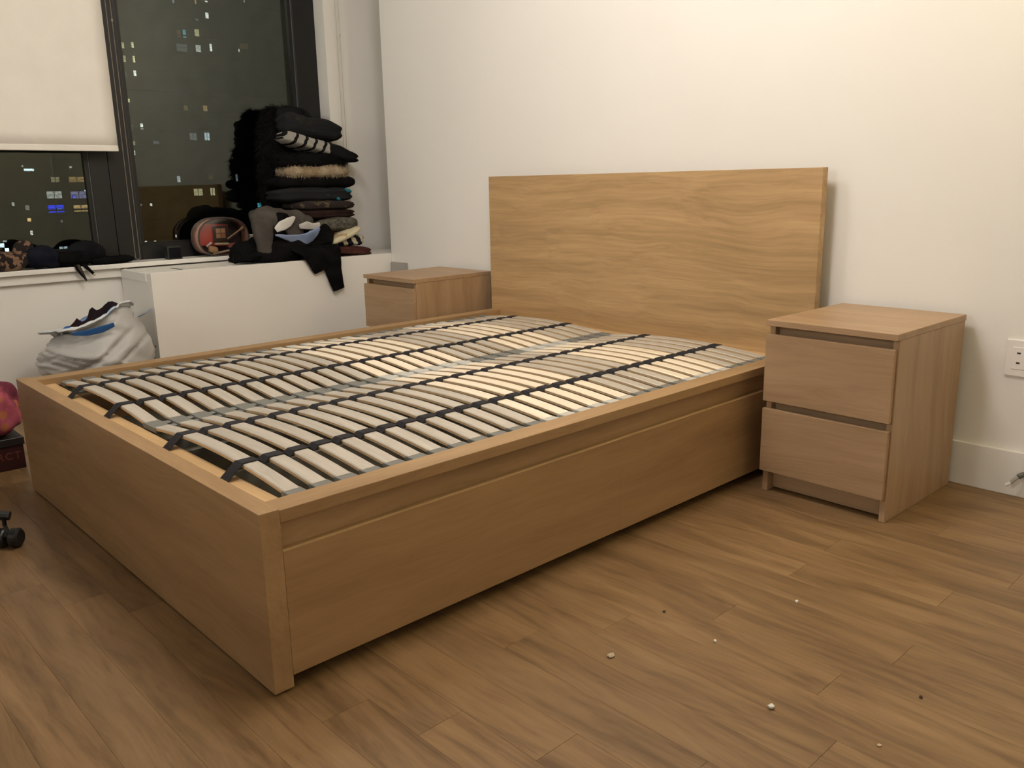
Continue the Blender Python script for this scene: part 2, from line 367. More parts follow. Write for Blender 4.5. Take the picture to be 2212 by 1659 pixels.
for k in range(3): add_tube(bm, [(0, 0, 1.92), (0.10 * math.cos(2.1 * k), 0.10 * math.sin(2.1 * k), 1.93), (0.135 * math.cos(2.1 * k), 0.135 * math.sin(2.1 * k), 1.97)], 0.003, 6)
obj('shade_holder', bm, white_metal, t)
# unseen cabinet, added to keep the far lamp off the footboard
t = thing('light_blocker', 'unseen long white cabinet added across from the foot of the bed to shade the footboard', 'light_blocker', (-0.85, -1.68, 0))
obj('body', box(-1.35, 1.35, -0.225, 0.205, 0.05, 1.03, 0.003), trim_mat, t)
obj('top', box(-1.37, 1.37, -0.235, 0.235, 1.03, 1.05, 0.003), trim_mat, t)
for ix in range(3):
    for iz in range(4):
        d = obj('drawer_front', box(-1.335 + ix * 0.893, -1.335 + ix * 0.893 + 0.885, 0.205, 0.222, 0.065 + iz * 0.241, 0.065 + iz * 0.241 + 0.235, 0.002), trim_mat, t)
for sx_ in (-1.25, 0, 1.25): obj('foot', box(sx_ - 0.03, sx_ + 0.03, -0.2, 0.18, 0.0, 0.05), trim_mat, t)

# ------------------------------------------------------------------ bed frame
W, LB, H = 1.662, 2.0745, 0.380
bed = thing('bed_frame', 'oak veneered double bed frame with storage drawers and a tall headboard', 'bed', (-W / 2, 1.05, 0))
bx = lambda x0, x1, y0, y1, z0, z1, bev=0.0015, seg=2: box(x0 + W / 2, x1 + W / 2, y0 - 1.05, y1 - 1.05, z0, z1, bev, seg)
obj('footboard', bx(-W, 0, 0, 0.042, 0.006, H), oak_x, bed)
hb = obj('headboard', bx(-W, 0, LB, LB + 0.0335, 0.006, 1.001), head_oak, bed)
foot_mat = principled('black_foot_pad', (0.01, 0.01, 0.01), 0.7)
for fx in (-W + 0.05, -W / 2, -0.03):
    obj('foot_pad', bx(fx - 0.015, fx + 0.015, 0.010, 0.034, 0.0, 0.006, 0), foot_mat, bed)
    obj('foot_pad', bx(fx - 0.015, fx + 0.015, LB + 0.005, LB + 0.03, 0.0, 0.006, 0), foot_mat, bed)
for s, (xa, xb) in ((1, (-0.063, 0.0)), (-1, (-W, -W + 0.063))):
    obj('side_rail', bx(xa, xb, 0.042, LB, 0.352, H - 0.0025), oak_y, bed)
    xr = (-0.036, -0.0205) if s > 0 else (-W + 0.0205, -W + 0.036)
    obj('recess_panel', bx(xr[0], xr[1], 0.042, LB, 0.262, 0.352, 0), oak_y, bed)
    for (ya, yb) in ((0.0425, 1.04260), (1.04275, 2.0735)):
        xf = (-0.020, -0.0008) if s > 0 else (-W + 0.0008, -W + 0.020)
        za, zb = (0.031, 0.2945) if ya < 0.5 or s < 0 else (0.0300, 0.2952)
        dr = obj('drawer', None or bx(-0.001, 0.001, ya, ya + .001, 0.04, 0.041, 0), box_grey, bed)
        bm = bmesh.new()
        x_in, x_out = (-0.78, -0.040) if s > 0 else (-W + 0.040, -W + 0.78)
        def ab(a, b, c, d, e, f): add_box(bm, a + W / 2, b + W / 2, c - 1.05, d - 1.05, e, f)
        ab(x_in, x_out, ya + 0.02, yb - 0.02, 0.045, 0.055)
        ab(x_in, x_in + 0.012, ya + 0.02, yb - 0.02, 0.055, 0.20); ab(x_out - 0.012, x_out, ya + 0.02, yb - 0.02, 0.055, 0.255)
        ab(x_in, x_out, ya + 0.02, ya + 0.032, 0.055, 0.20); ab(x_in, x_out, yb - 0.032, yb - 0.02, 0.055, 0.20)
        dr.data = mesh_of(bm, 'drawer'); dr.data.materials.append(box_grey)
        obj('drawer_front', bx(xf[0], xf[1], ya, yb, za, zb, 0.0003, 1), drawer_oak, dr)
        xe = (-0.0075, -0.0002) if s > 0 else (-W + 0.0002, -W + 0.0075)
        obj('edge_highlight', bx(xe[0], xe[1], ya, yb, zb - 0.0016, zb + 0.0006, 0.0004), highlight_oak, dr)  # pale strip paints the lit top edge of the drawer front
        for wy in (ya + 0.12, yb - 0.12):
            wx = -0.12 if s > 0 else -W + 0.12
            obj('caster', add_tube(bmesh.new(), [(wx - 0.012 + W / 2, wy - 1.05, 0.022), (wx + 0.012 + W / 2, wy - 1.05, 0.022)], 0.022, 14), foot_mat, dr)
obj('foot_ledge', bx(-W + 0.063, -0.063, 0.042, 0.097, 0.336, 0.359), pine, bed)
obj('head_ledge', bx(-W + 0.063, -0.063, LB - 0.085, LB, 0.335, 0.352), pine, bed)
obj('middle_beam', bx(-W / 2 - 0.02, -W / 2 + 0.02, 0.042, LB, 0.285, 0.333), beam_grey, bed)
for s in (0, 1):
    xa = -0.095 if s == 0 else -W + 0.063
    obj('support_rail', bx(xa, xa + 0.032, 0.042, LB, 0.318, 0.334, 0.001), beam_grey, bed)

# ------------------------------------------------------------------ slatted bases
SP, S0, SWD, STH = 0.0617, 0.1205, 0.0375, 0.0085
BIRCH = set(range(12, 18)) | set(range(22, 26))
BOW = 0.020
SZ = 0.3745
def slat_mesh(L, mat):
    bm = bmesh.new(); n = 14
    prof = [(-SWD / 2, -STH), (-SWD / 2, -0.0022), (-SWD / 2 + 0.0022, 0), (SWD / 2 - 0.0022, 0), (SWD / 2, -0.0022), (SWD / 2, -STH)]
    rings = []
    for i in range(n + 1):
        t = i / n; x = (t - 0.5) * L; z = BOW * (1 - (2 * t - 1) ** 2)
        rings.append([bm.verts.new((x, py, z + pz)) for py, pz in prof])
    k = len(prof)
    sides = []
    for A, B in zip(rings, rings[1:]):
        for j in range(k):
            f = bm.faces.new((A[j], A[(j + 1) % k], B[(j + 1) % k], B[j]))
            if j in (0, 4): f.material_index = 1
    bm.faces.new(rings[0][::-1]); bm.faces.new(rings[-1])
    me = mesh_of(bm, 'slat'); me.materials.append(mat); me.materials.append(slat_edge); return me
def cap_mesh(mat, sgn, holes):
    bm = bmesh.new()
    add_box(bm, min(0, sgn * 0.03) - 0.010, max(0, sgn * 0.03) + 0.010, -SWD / 2 - 0.0025, SWD / 2 + 0.0025, -0.0155, -0.0006, 0.003, 2)
    if holes: add_box(bm, sgn * 0.012 - 0.010, sgn * 0.012 + 0.010, SWD / 2, SP - SWD / 2, -0.0155, -0.005, 0.002, 1)
    for v in bm.verts: pass
    me = mesh_of(bm, 'end_cap'); me.materials.append(mat); return me
def slat_base(label, xo, xi, straps, first):
    """xo outer end, xi inner end of the wood"""
    L = abs(xo - xi); xc = (xo + xi) / 2
    t = thing('slatted_bed_base', label, 'bed slats', (xc, 1.03, 0), 0, 'slatted bases in the bed frame')
    ms = {0: slat_mesh(L, slat_beige), 1: slat_mesh(L, slat_birch)}
    cm = {(b, s): cap_mesh((cap_light if b else cap_dark), s, (s < 0) == first) for b in (0, 1) for s in (-1, 1)}
    rr = random.Random(5 if first else 9)
    for i in range(30):
        b = 1 if i in BIRCH else 0
        yc = S0 + SP * i + rr.uniform(-0.0012, 0.0012)
        sl = obj('slat', ms[b], None, t, loc=(0, yc - 1.03, SZ), rot=(0, rr.uniform(-0.001, 0.001), rr.uniform(-0.0015, 0.0015)))
        for s in (-1, 1): obj('end_cap', cm[(b, s)], None, sl, loc=(s * L / 2, 0, 0))
    for s in (-1, 1):
        e = s * (L / 2 + 0.006)
        obj('side_beam', box(e - 0.013, e + 0.013, 0.108 - 1.03, 1.985 - 1.03, 0.335, 0.359, 0.002), beam_grey, t)
    for sx in straps:
        tt = (sx - xc) / L + 0.5; zt = SZ + BOW * (1 - (2 * tt - 1) ** 2)
        pts = [(0.060, 0.3605), (0.066, 0.363), (0.094, zt - 0.004), (S0 - SWD / 2 - 0.001, zt + 0.0012)]
        for i in range(30):
            yc = S0 + SP * i
            pts += [(yc - SWD / 2, zt + 0.002), (yc + SWD / 2, zt + 0.002)]
            if i < 29:
                pts += [(yc + SWD / 2 + 0.006, zt - 0.004), (yc + SP / 2, zt - 0.009), (yc + SP - SWD / 2 - 0.006, zt - 0.004)]
        ye = S0 + SP * 29 + SWD / 2
        pts += [(ye + 0.006, zt - 0.002), (ye + 0.03, zt - 0.03)]
        bm = bmesh.new(); rows_ = []
        for (py, pz) in pts:
            # wider where it wraps the gap, slimmer on top of a slat
            onslat = pz > zt + 0.0015
            hw = 0.0150 if onslat else 0.0185
            rows_.append([bm.verts.new((sx - xc + a, py - 1.03, pz + c)) for a, c in ((-hw, 0), (hw, 0), (hw, -0.0016), (-hw, -0.0016))])
        for A, B in zip(rows_, rows_[1:]):
            for k in range(4): bm.faces.new((A[k], A[(k + 1) % 4], B[(k + 1) % 4], B[k]))
        bm.faces.new(rows_[0][::-1]); bm.faces.new(rows_[-1])
        obj('strap', bm, strap_mat, t)
    return t
slat_base('right slatted bed base of curved wooden slats with black straps', -0.094, -0.764, (-0.285, -0.600), True)
slat_base('left slatted bed base of curved slats on the window side of the bed', -1.510, -0.830, (-1.017, -1.338), False)

# ------------------------------------------------------------------ nightstands
def nightstand(label, loc, rz):
    t = thing('nightstand', label, 'nightstand', loc, rz, 'nightstands beside the bed')
    obj('top', box(0, 0.40, 0, 0.48, 0.5315, 0.55, 0.0015, 2), ns_x, t)
    obj('side_panel', box(0.004, 0.022, 0.017, 0.476, 0.0, 0.5315, 0.001), ns_z, t)
    obj('side_panel', box(0.381, 0.399, 0.017, 0.476, 0.0, 0.5315, 0.001), ns_z, t)
    obj('back_panel', box(0.022, 0.381, 0.468, 0.472, 0.05, 0.5315), ns_x, t)
    obj('plinth', box(0.022, 0.381, 0.050, 0.066, 0.006, 0.075, 0.001), ns_x, t)
    obj('crossbar', box(0.022, 0.381, 0.040, 0.056, 0.470, 0.5315, 0), ns_x, t)
    obj('crossbar', box(0.022, 0.381, 0.040, 0.056, 0.250, 0.312, 0), ns_x, t)
    for za, zb in ((0.2965, 0.5060), (0.0700, 0.2730)):
        d = obj('drawer', box(0.030, 0.372, 0.017, 0.44, za + 0.02, za + 0.14), ns_y, t)
        obj('drawer_front', box(0.001, 0.394, 0.0, 0.0165, za, zb, 0.0012, 2), ns_x, d)
    return t
nightstand('oak nightstand with two drawers at the right side of the bed', (0.0628, 1.6538, 0), -0.014)
nightstand('oak nightstand mostly hidden behind the bed, beside the heater cover', (-2.124, 1.6522, 0), 0.010)

# ------------------------------------------------------------------ things on the head wall
t = thing('wall_outlet', 'white double socket on the head wall right of the nightstand', 'outlet', (0.642, HW, 0.428))
plate_m = principled('outlet_plate', (0.80, 0.76, 0.73), 0.35); hole_m = principled('outlet_hole', (0.03, 0.02, 0.02), 0.5)
obj('cover_plate', box(-0.060, 0.060, -0.007, 0.0, -0.056, 0.056, 0.003, 2), plate_m, t)
for zz in (0.0,):
    obj('socket', box(-0.042, 0.042, -0.0085, -0.006, -0.034, 0.034, 0.001), plate_m, t)
for sx_ in (-0.024, 0.024):
    for zz, ww in ((0.016, 0.0045), (-0.014, 0.0045)):
        obj('slot', box(sx_ - 0.005, sx_ + 0.005, -0.0095, -0.007, zz - 0.0022, zz + 0.0026, 0.0005), hole_m, t)
t = thing('conduit_box', 'small grey wall box between the heater cover and the left nightstand', 'wall box', (-2.52, HW, 0.50))
gm = principled('wall_box_grey', (0.36, 0.34, 0.31), 0.6)
obj('housing', box(-0.073, 0.075, -0.012, 0, -0.055, 0.050, 0.003, 2), gm, t)
obj('cover', box(-0.066, 0.068, -0.014, -0.012, -0.048, 0.043, 0.001), gm, t)
t = thing('cable_stub', 'short grey cable connector poking out of the baseboard by the right edge', 'cable', (0.668, HW - 0.013, 0.075))
obj('connector', add_tube(bmesh.new(), [(0.012, 0, 0.004), (0.004, -0.014, 0.002), (-0.004, -0.022, -0.004)], 0.008, 10), principled('connector_grey', (0.10, 0.10, 0.09), 0.4, 0.5, 0.4), t)
obj('cable', add_tube(bmesh.new(), [(-0.004, -0.022, -0.004), (-0.014, -0.028, -0.016), (-0.021, -0.030, -0.026)], 0.0055, 8), principled('cable_grey', (0.35, 0.34, 0.32), 0.5), t)
obj('plug_tip', add_tube(bmesh.new(), [(-0.020, -0.030, -0.024), (-0.032, -0.032, -0.034)], 0.006, 8), principled('plug_white', (0.8, 0.78, 0.74), 0.4), t)

# ------------------------------------------------------------------ the city beyond the window
conc = noisy('dark_brick', (0.05, 0.048, 0.042), (0.07, 0.065, 0.058), 0.4, 0.9)
city_frame = principled('far_window_frame', (0.03, 0.03, 0.03), 0.8)
_em = {}
def emis(c, s):
    k = (c, round(s, 2))
    if k not in _em:
        m = bpy.data.materials.new('lit_window'); m.use_nodes = True; nt = m.node_tree; b = nt.nodes['Principled BSDF']
        b.inputs['Base Color'].default_value = (0.02, 0.02, 0.02, 1); b.inputs['Emission Color'].default_value = (*c, 1)
        tc = N(nt, 'ShaderNodeTexCoord'); n = N(nt, 'ShaderNodeTexNoise', i_Scale=5.0, i_Detail=2); nt.links.new(tc.outputs['Object'], n.inputs['Vector'])
        mr = N(nt, 'ShaderNodeMapRange'); mr.inputs['From Min'].default_value = 0.3; mr.inputs['From Max'].default_value = 0.7
        mr.inputs['To Min'].default_value = s * 0.45; mr.inputs['To Max'].default_value = s * 1.35
        nt.links.new(n.outputs['Fac'], mr.inputs['Value']); nt.links.new(mr.outputs[0], b.inputs['Emission Strength'])
        _em[k] = m
    return _em[k]
def building(label, x, y0, y1, z0, z1, wins, depth=16.0):
    cy = (y0 + y1) / 2
    t = thing('apartment_tower', label, 'building', (x, cy, z0))
    obj('wall', box(-depth, 0, y0 - cy, y1 - cy, 0, z1 - z0), conc, t)
    obj('parapet', box(-depth - 0.2, 0.25, y0 - cy - 0.2, y1 - cy + 0.2, z1 - z0, z1 - z0 + 0.9), conc, t)
    bm = bmesh.new(); k = 3.0
    while k < z1 - z0: add_box(bm, 0, 0.12, y0 - cy, y1 - cy, k, k + 0.22); k += 3.1
    o = obj('floor_band', bm, conc, t); o['kind'] = 'stuff'
    for (wy, wz, ww, wh, c, s, n) in wins:
        bm = bmesh.new(); f = 0.05
        a, b_, c0, d0 = -ww / 2, ww / 2, -wh / 2, wh / 2
        add_box(bm, 0, 0.10, a - f, a, c0 - f, d0 + f); add_box(bm, 0, 0.10, b_, b_ + f, c0 - f, d0 + f)
        add_box(bm, 0, 0.10, a, b_, c0 - f, c0); add_box(bm, 0, 0.10, a, b_, d0, d0 + f)
        if n in (2, 4): add_box(bm, 0.02, 0.08, a, b_, -0.02 + 0.05 * wh, 0.02 + 0.05 * wh)
        if n == 4: add_box(bm, 0.02, 0.08, -0.03, 0.03, c0, d0)
        wn = obj('window', bm, city_frame, t, loc=(0.0, wy - cy, wz - z0))
        obj('pane', box(0.01, 0.03, a, b_, c0, d0), emis(c, s), wn)
    return t
TOWER_WINDOWS = [
    (63.98, 32.1, 0.4, 0.59, (0.75, 0.8, 0.85), 0.2, 1),
    (67.88, 32.5, 0.33, 0.68, (1, 0.62, 0.25), 0.3, 1),
    (69.82, 32.95, 0.51, 0.53, (1, 0.97, 0.9), 1, 1),
    (76.93, 33.66, 0.27, 0.39, (1, 0.97, 0.9), 0.3, 1),
    (69.72, 30.39, 0.59, 1.14, (1, 0.97, 0.9), 0.9, 1),
    (67.83, 29.74, 0.58, 0.61, (0.75, 0.8, 0.85), 0.12, 1),
    (64.37, 27.0, 0.73, 1.2, (1, 0.62, 0.25), 0.07, 1),
    (65.34, 27.09, 0.57, 1.28, (0.15, 0.7, 0.9), 0.35, 1),
    (67.58, 27.39, 0.83, 1.29, (1, 0.86, 0.5), 0.4, 2),
    (54.67, 24.2, 0.6, 1.08, (1, 0.86, 0.5), 0.45, 1),
    (56.34, 24.49, 0.38, 0.87, (1, 0.86, 0.5), 0.7, 1),
    (64.69, 24.79, 1.88, 1.21, (0.75, 0.8, 0.85), 0.08, 2),
    (67.56, 24.89, 0.92, 1.15, (1, 0.97, 0.9), 0.4, 2),
    (69.86, 25.25, 0.43, 1.23, (1, 0.97, 0.9), 0.9, 1),
    (75.13, 25.24, 0.27, 0.48, (1, 0.97, 0.9), 0.6, 1),
    (76.1, 26.03, 1.62, 0.87, (1, 0.62, 0.25), 0.03, 1),
    (54.65, 22.19, 0.67, 1.02, (1, 0.86, 0.5), 0.35, 2),
    (56.3, 22.25, 0.38, 1.02, (1, 0.86, 0.5), 0.75, 1),
    (56.2, 20.13, 0.46, 1.03, (1, 0.97, 0.9), 1, 2),
    (54.59, 19.8, 0.6, 1.02, (0.75, 0.8, 0.85), 0.06, 1),
    (54.62, 15.65, 0.45, 0.59, (1, 0.86, 0.5), 0.7, 1),
    (56.33, 11.56, 0.46, 0.9, (1, 0.97, 0.9), 1, 1),
    (54.56, 11.35, 0.61, 0.9, (0.75, 0.8, 0.85), 0.06, 1),
    (64.26, 14.89, 0.74, 0.85, (1, 0.62, 0.25), 0.1, 2),
    (67.77, 14.97, 0.77, 0.94, (1, 0.62, 0.25), 0.25, 2),
    (64.44, 17.36, 0.66, 0.46, (0.02, 0.05, 1), 0.04, 1),
    (65.06, 10.1, 1.25, 1.18, (0.75, 0.8, 0.85), 0.13, 4),
    (67.6, 10.16, 0.94, 1.27, (0.75, 0.88, 1), 0.55, 4),
    (54.45, 7.23, 0.61, 0.76, (1, 0.97, 0.9), 0.6, 4),
    (54.63, 8.81, 0.61, 0.68, (1, 0.86, 0.5), 0.2, 1),
    (58.45, 8.96, 1.03, 0.46, (0.75, 0.8, 0.85), 0.09, 1),
    (61.7, 2.83, 0.57, 1.03, (0.75, 0.8, 0.85), 0.5, 2),
    (67.55, 3.1, 0.86, 0.65, (1, 0.62, 0.25), 0.05, 1),
    (72.49, 2.97, 0.45, 1.24, (0.75, 0.8, 0.85), 0.15, 2),
    (54.59, -1.34, 0.62, 0.46, (0.75, 0.8, 0.85), 0.15, 1),
    (56.4, -1.31, 0.39, 0.62, (1, 0.97, 0.9), 0.8, 1),
    (54.8, -7.62, 0.39, 0.24, (1, 0.97, 0.9), 0.9, 1),
    (56.38, -7.71, 0.4, 0.32, (1, 0.86, 0.5), 0.9, 1),
    (64.97, 0.54, 1.61, 1.21, (1, 0.86, 0.5), 0.35, 4),
    (67.64, 0.57, 0.87, 1.31, (1, 0.86, 0.5), 0.4, 4),
    (60.13, -6.96, 0.25, 0.48, (1, 0.97, 0.9), 0.6, 1),
    (76.62, -2.07, 0.94, 0.77, (0.15, 0.7, 0.9), 0.5, 2),
    (77.39, 2.08, 0.38, 0.42, (0.15, 0.7, 0.9), 0.25, 1),
]
BLOCK_WINDOWS = [
    (27.88, 3.54, 1.06, 0.26, (0.75, 0.88, 1), 1.3, 1),
    (27.26, 3.96, 0.19, 0.21, (1, 0.97, 0.9), 0.3, 1),
    (32.39, 3.85, 0.26, 0.21, (1, 0.97, 0.9), 0.4, 1),
    (30.53, 2.43, 0.9, 0.58, (1, 0.86, 0.5), 0.2, 4),
    (32.91, 2.35, 1.76, 0.75, (1, 0.62, 0.25), 0.22, 4),
    (30.2, 0.68, 1.65, 0.8, (1, 0.97, 0.9), 0.32, 4),
    (32.9, 0.62, 1.82, 0.81, (0.6, 0.55, 1), 0.25, 4),
    (32.36, 0.41, 0.41, 0.38, (0.02, 0.05, 1), 1, 1),
    (33.74, 1.04, 0.31, 0.27, (0.75, 0.88, 1), 1.2, 1),
    (30.19, -0.93, 1.71, 0.86, (0.02, 0.05, 1), 0.8, 4),
    (30.54, -0.99, 0.51, 0.27, (0.1, 0.35, 1), 1.2, 1),
    (32.96, -0.96, 1.67, 0.76, (1, 0.62, 0.25), 0.4, 4),
    (27.15, -0.78, 0.43, 0.73, (1, 0.97, 0.9), 0.2, 2),
    (27.16, -2.09, 0.39, 0.37, (1, 0.62, 0.25), 0.9, 1),
    (25.73, -0.26, 0.28, 0.41, (1, 0.97, 0.9), 0.4, 1),
    (27.2, -3.58, 0.29, 0.53, (1, 0.97, 0.9), 0.7, 2),
    (30.61, -2.4, 0.25, 0.27, (1, 0.97, 0.9), 0.12, 1),
    (23.97, -4.83, 0.47, 0.47, (0.75, 0.88, 1), 1.5, 1),  # street lamp glow, set in as a window of this block
    (24.4, -5.43, 0.42, 0.52, (0.75, 0.88, 1), 2.2, 1),
    (30.39, -5.66, 0.92, 0.6, (0.75, 0.88, 1), 0.45, 4),
    (24.32, -4.32, 0.42, 0.31, (0.75, 0.88, 1), 0.5, 1),
]

building('tall dark apartment tower with scattered lit windows beyond the right window', -150.0, 40.0, 125.0, -60.0, 80.0, TOWER_WINDOWS)
building('lower dark apartment block with a blue lit window beyond the left window', -110.0, -6.0, 35.6, -60.0, 30.0, BLOCK_WINDOWS)

# ------------------------------------------------------------------ soft things: builders
def fbm(p, s, o=3):
    v = 0; a = 1; 
    for i in range(o): v += a * noise.noise(Vector(p) * s * (2 ** i)); a *= 0.5
    return v
def spow(v, e): return math.copysign(abs(v) ** e, v)
def lump(dx, dy, dz, e1=0.5, e2=0.45, amp=0.08, sc=8.0, nu=44, nv=22, seed=0.0, folds=0, fold_d=0.06, tilt=0.0, sag=0.0, crease=0.0):
    """soft closed body, superellipsoid with wrinkles; `folds` cuts that many layer grooves round its edge"""
    bm = bmesh.new(); rings = []
    for j in range(1, nv):
        la = -PI / 2 + PI * j / nv
        ring = []
        for i in range(nu):
            lo = 2 * PI * i / nu
            cx = spow(math.cos(la), e1); sz = spow(math.sin(la), e1)
            x = cx * spow(math.cos(lo), e2); y = cx * spow(math.sin(lo), e2); z = sz
            if folds:
                g = abs(math.sin((z * 0.5 + 0.5) * PI * folds)) ** 0.35
                k = 1 - fold_d * (1 - g) * min(1, abs(cx)); x *= k; y *= k
            p = Vector((x * dx / 2, y * dy / 2, z * dz / 2))
            nrm = Vector((x / dx, y / dy, z / dz)).normalized()
            d = fbm(p + Vector((seed, seed * 1.7, -seed)), sc) * amp
            if crease: d -= crease * max(0, 0.55 - abs(noise.noise(Vector((p.x * sc * .7, p.y * sc * 0.5 + seed, p.z * sc * 2.6 + seed))) * 3))
            p += nrm * d * min(dx, dy, dz * 2)
            p.z += tilt * p.y - sag * (p.x / dx * 2) ** 2 * (1 if p.x > 0 else 0)
            ring.append(bm.verts.new(p))
        rings.append(ring)
    for A, B in zip(rings, rings[1:]):
        for i in range(nu): bm.faces.new((A[i], A[(i + 1) % nu], B[(i + 1) % nu], B[i]))
    bm.faces.new(rings[0][::-1]); bm.faces.new(rings[-1])
    return bm
def ribbon(path, side, halfw, thick, amp=0.0, seed=0.0, n=16, nw=10, hollow=0.0):
    """flattened cloth tube along `path` (points), `side` a vector or list, halfw a list"""
    pts = [Vector(p) for p in path]
    # resample by Catmull-Rom
    def cr(t):
        k = min(int(t), len(pts) - 2); f = t - k
        p0 = pts[max(k - 1, 0)]; p1 = pts[k]; p2 = pts[k + 1]; p3 = pts[min(k + 2, len(pts) - 1)]
        return 0.5 * ((2 * p1) + (p2 - p0) * f + (2 * p0 - 5 * p1 + 4 * p2 - p3) * f * f + (3 * p1 - p0 - 3 * p2 + p3) * f ** 3)
    def lerp(l, t): k = min(int(t), len(l) - 2); f = t - k; return l[k] * (1 - f) + l[k + 1] * f
    M = len(pts) - 1; bm = bmesh.new(); rings = []
    for i in range(n * M + 1):
        t = M * i / (n * M); c = cr(t); d = (cr(min(t + .02, M)) - cr(max(t - .02, 0))).normalized()
        s = (Vector(lerp([Vector(q) for q in side], t)) if isinstance(side, list) else Vector(side)); s = (s - d * s.dot(d)).normalized()
        u = s.cross(d).normalized(); hw = lerp(halfw, t); ring = []
        for k in range(2 * nw):
            a = 2 * PI * k / (2 * nw)
            q = c + s * spow(math.cos(a), 0.6) * hw + u * spow(math.sin(a), 0.8) * thick
            q += (u * noise.noise(q * 16 + Vector((seed, 0, seed))) + s * 0.5 * noise.noise(q * 11 + Vector((0, seed, 3)))) * amp
            ring.append(bm.verts.new(q))
        rings.append(ring)
    for A, B in zip(rings, rings[1:]):
        for k in range(2 * nw): bm.faces.new((A[k], A[(k + 1) % (2 * nw)], B[(k + 1) % (2 * nw)], B[k]))
    bm.faces.new(rings[0][::-1]); bm.faces.new(rings[-1])
    return bm
def fur(surface, count, length, width, seed=1, droop=0.4, cond=None):
    """thin hair blades on a mesh"""
    rr = random.Random(seed); bm = bmesh.new(); polys = [p for p in surface.polygons]
    if cond: polys = [p for p in polys if cond(p)]
    for _ in range(count):
        p = rr.choice(polys); c = p.center.copy(); nrm = p.normal.copy()
        vs = [surface.vertices[i].co for i in p.vertices]
        a, b = rr.random(), rr.random(); c = vs[0].lerp(vs[1], a).lerp(vs[-1].lerp(vs[2 % len(vs)], a), b)
        d = (nrm + Vector((rr.uniform(-.6, .6), rr.uniform(-.6, .6), rr.uniform(-.6, .3) - droop))).normalized()
        L = length * rr.uniform(0.5, 1.2); s = d.cross(Vector((rr.uniform(-1, 1), rr.uniform(-1, 1), rr.uniform(-1, 1)))).normalized() * width
        m = c + d * L * 0.5; e = c + d * L + Vector((0, 0, -droop * L * 0.4))
        v = [bm.verts.new(c - s), bm.verts.new(c + s), bm.verts.new(m + s * .6), bm.verts.new(m - s * .6), bm.verts.new(e)]
        bm.faces.new(v[:4]); bm.faces.new((v[3], v[2], v[4]))
    return bm
def cloth(name, c0, c1, scale=14, rough=0.9, bump=0.25, bscale=220): return noisy(name, c0, c1, scale, rough, bump, bscale, 0.05)
blk = cloth('black_cloth', (0.0042, 0.004, 0.0042), (0.007, 0.0065, 0.007))
blk2 = cloth('charcoal_cloth', (0.006, 0.0065, 0.008), (0.013, 0.0135, 0.016), 10)
blk_fur = principled('black_fur', (0.006, 0.0055, 0.0055), 0.8, 0.12)
def striped(name, axis, freq, ca, cb, duty=0.5, lim=None, curve=0.0, off=0.0):
    m = principled(name, ca, 0.9, 0.12); nt = m.node_tree; L = nt.links; b = nt.nodes['Principled BSDF']
    tc = N(nt, 'ShaderNodeTexCoord'); sp = N(nt, 'ShaderNodeSeparateXYZ'); L.new(tc.outputs['Object'], sp.inputs[0])
    nz = N(nt, 'ShaderNodeTexNoise', i_Scale=9.0, i_Detail=2); L.new(tc.outputs['Object'], nz.inputs['Vector'])
    add = N(nt, 'ShaderNodeMath', operation='MULTIPLY_ADD'); add.inputs[1].default_value = 0.022; L.new(nz.outputs['Fac'], add.inputs[0]); L.new(sp.outputs[axis], add.inputs[2])
    c2 = N(nt, 'ShaderNodeMath', operation='MULTIPLY_ADD'); c2.inputs[1].default_value = curve; L.new(sp.outputs[2], c2.inputs[0]); L.new(add.outputs[0], c2.inputs[2])
    mu = N(nt, 'ShaderNodeMath', operation='MULTIPLY_ADD'); mu.inputs[1].default_value = freq; mu.inputs[2].default_value = off; L.new(c2.outputs[0], mu.inputs[0])
    fr = N(nt, 'ShaderNodeMath', operation='FRACT'); L.new(mu.outputs[0], fr.inputs[0])
    gt = N(nt, 'ShaderNodeMath', operation='GREATER_THAN'); gt.inputs[1].default_value = duty; L.new(fr.outputs[0], gt.inputs[0])
    out = gt.outputs[0]
    if lim is not None:
        lt = N(nt, 'ShaderNodeMath', operation='LESS_THAN'); lt.inputs[1].default_value = lim; L.new(sp.outputs[axis], lt.inputs[0])
        mm = N(nt, 'ShaderNodeMath', operation='MULTIPLY'); L.new(out, mm.inputs[0]); L.new(lt.outputs[0], mm.inputs[1]); out = mm.outputs[0]
    mx = N(nt, 'ShaderNodeMix', data_type='RGBA'); mx.inputs['A'].default_value = (*ca, 1); mx.inputs['B'].default_value = (*cb, 1); L.new(out, mx.inputs['Factor'])
    L.new(mx.outputs['Result'], b.inputs['Base Color'])
    return m
def soft(name, label, cat, bm, mat, loc, rz=0.0, group=None, furry=None, rot=None):
    me = mesh_of(bm, name, True); o = obj(name, me, mat); o.location = loc; o.rotation_euler = rot or (0, 0, rz)
    tag(o, label, cat, group)
    if furry:
        f = obj('fur', fur(me, furry[0], furry[1], furry[2], seed=int(abs(loc[2]) * 1000), droop=furry[3] if len(furry) > 3 else 0.4), furry[4] if len(furry) > 4 else blk_fur, o); f['kind'] = 'stuff'
    return o
GS = 'folded clothes stacked by the window'

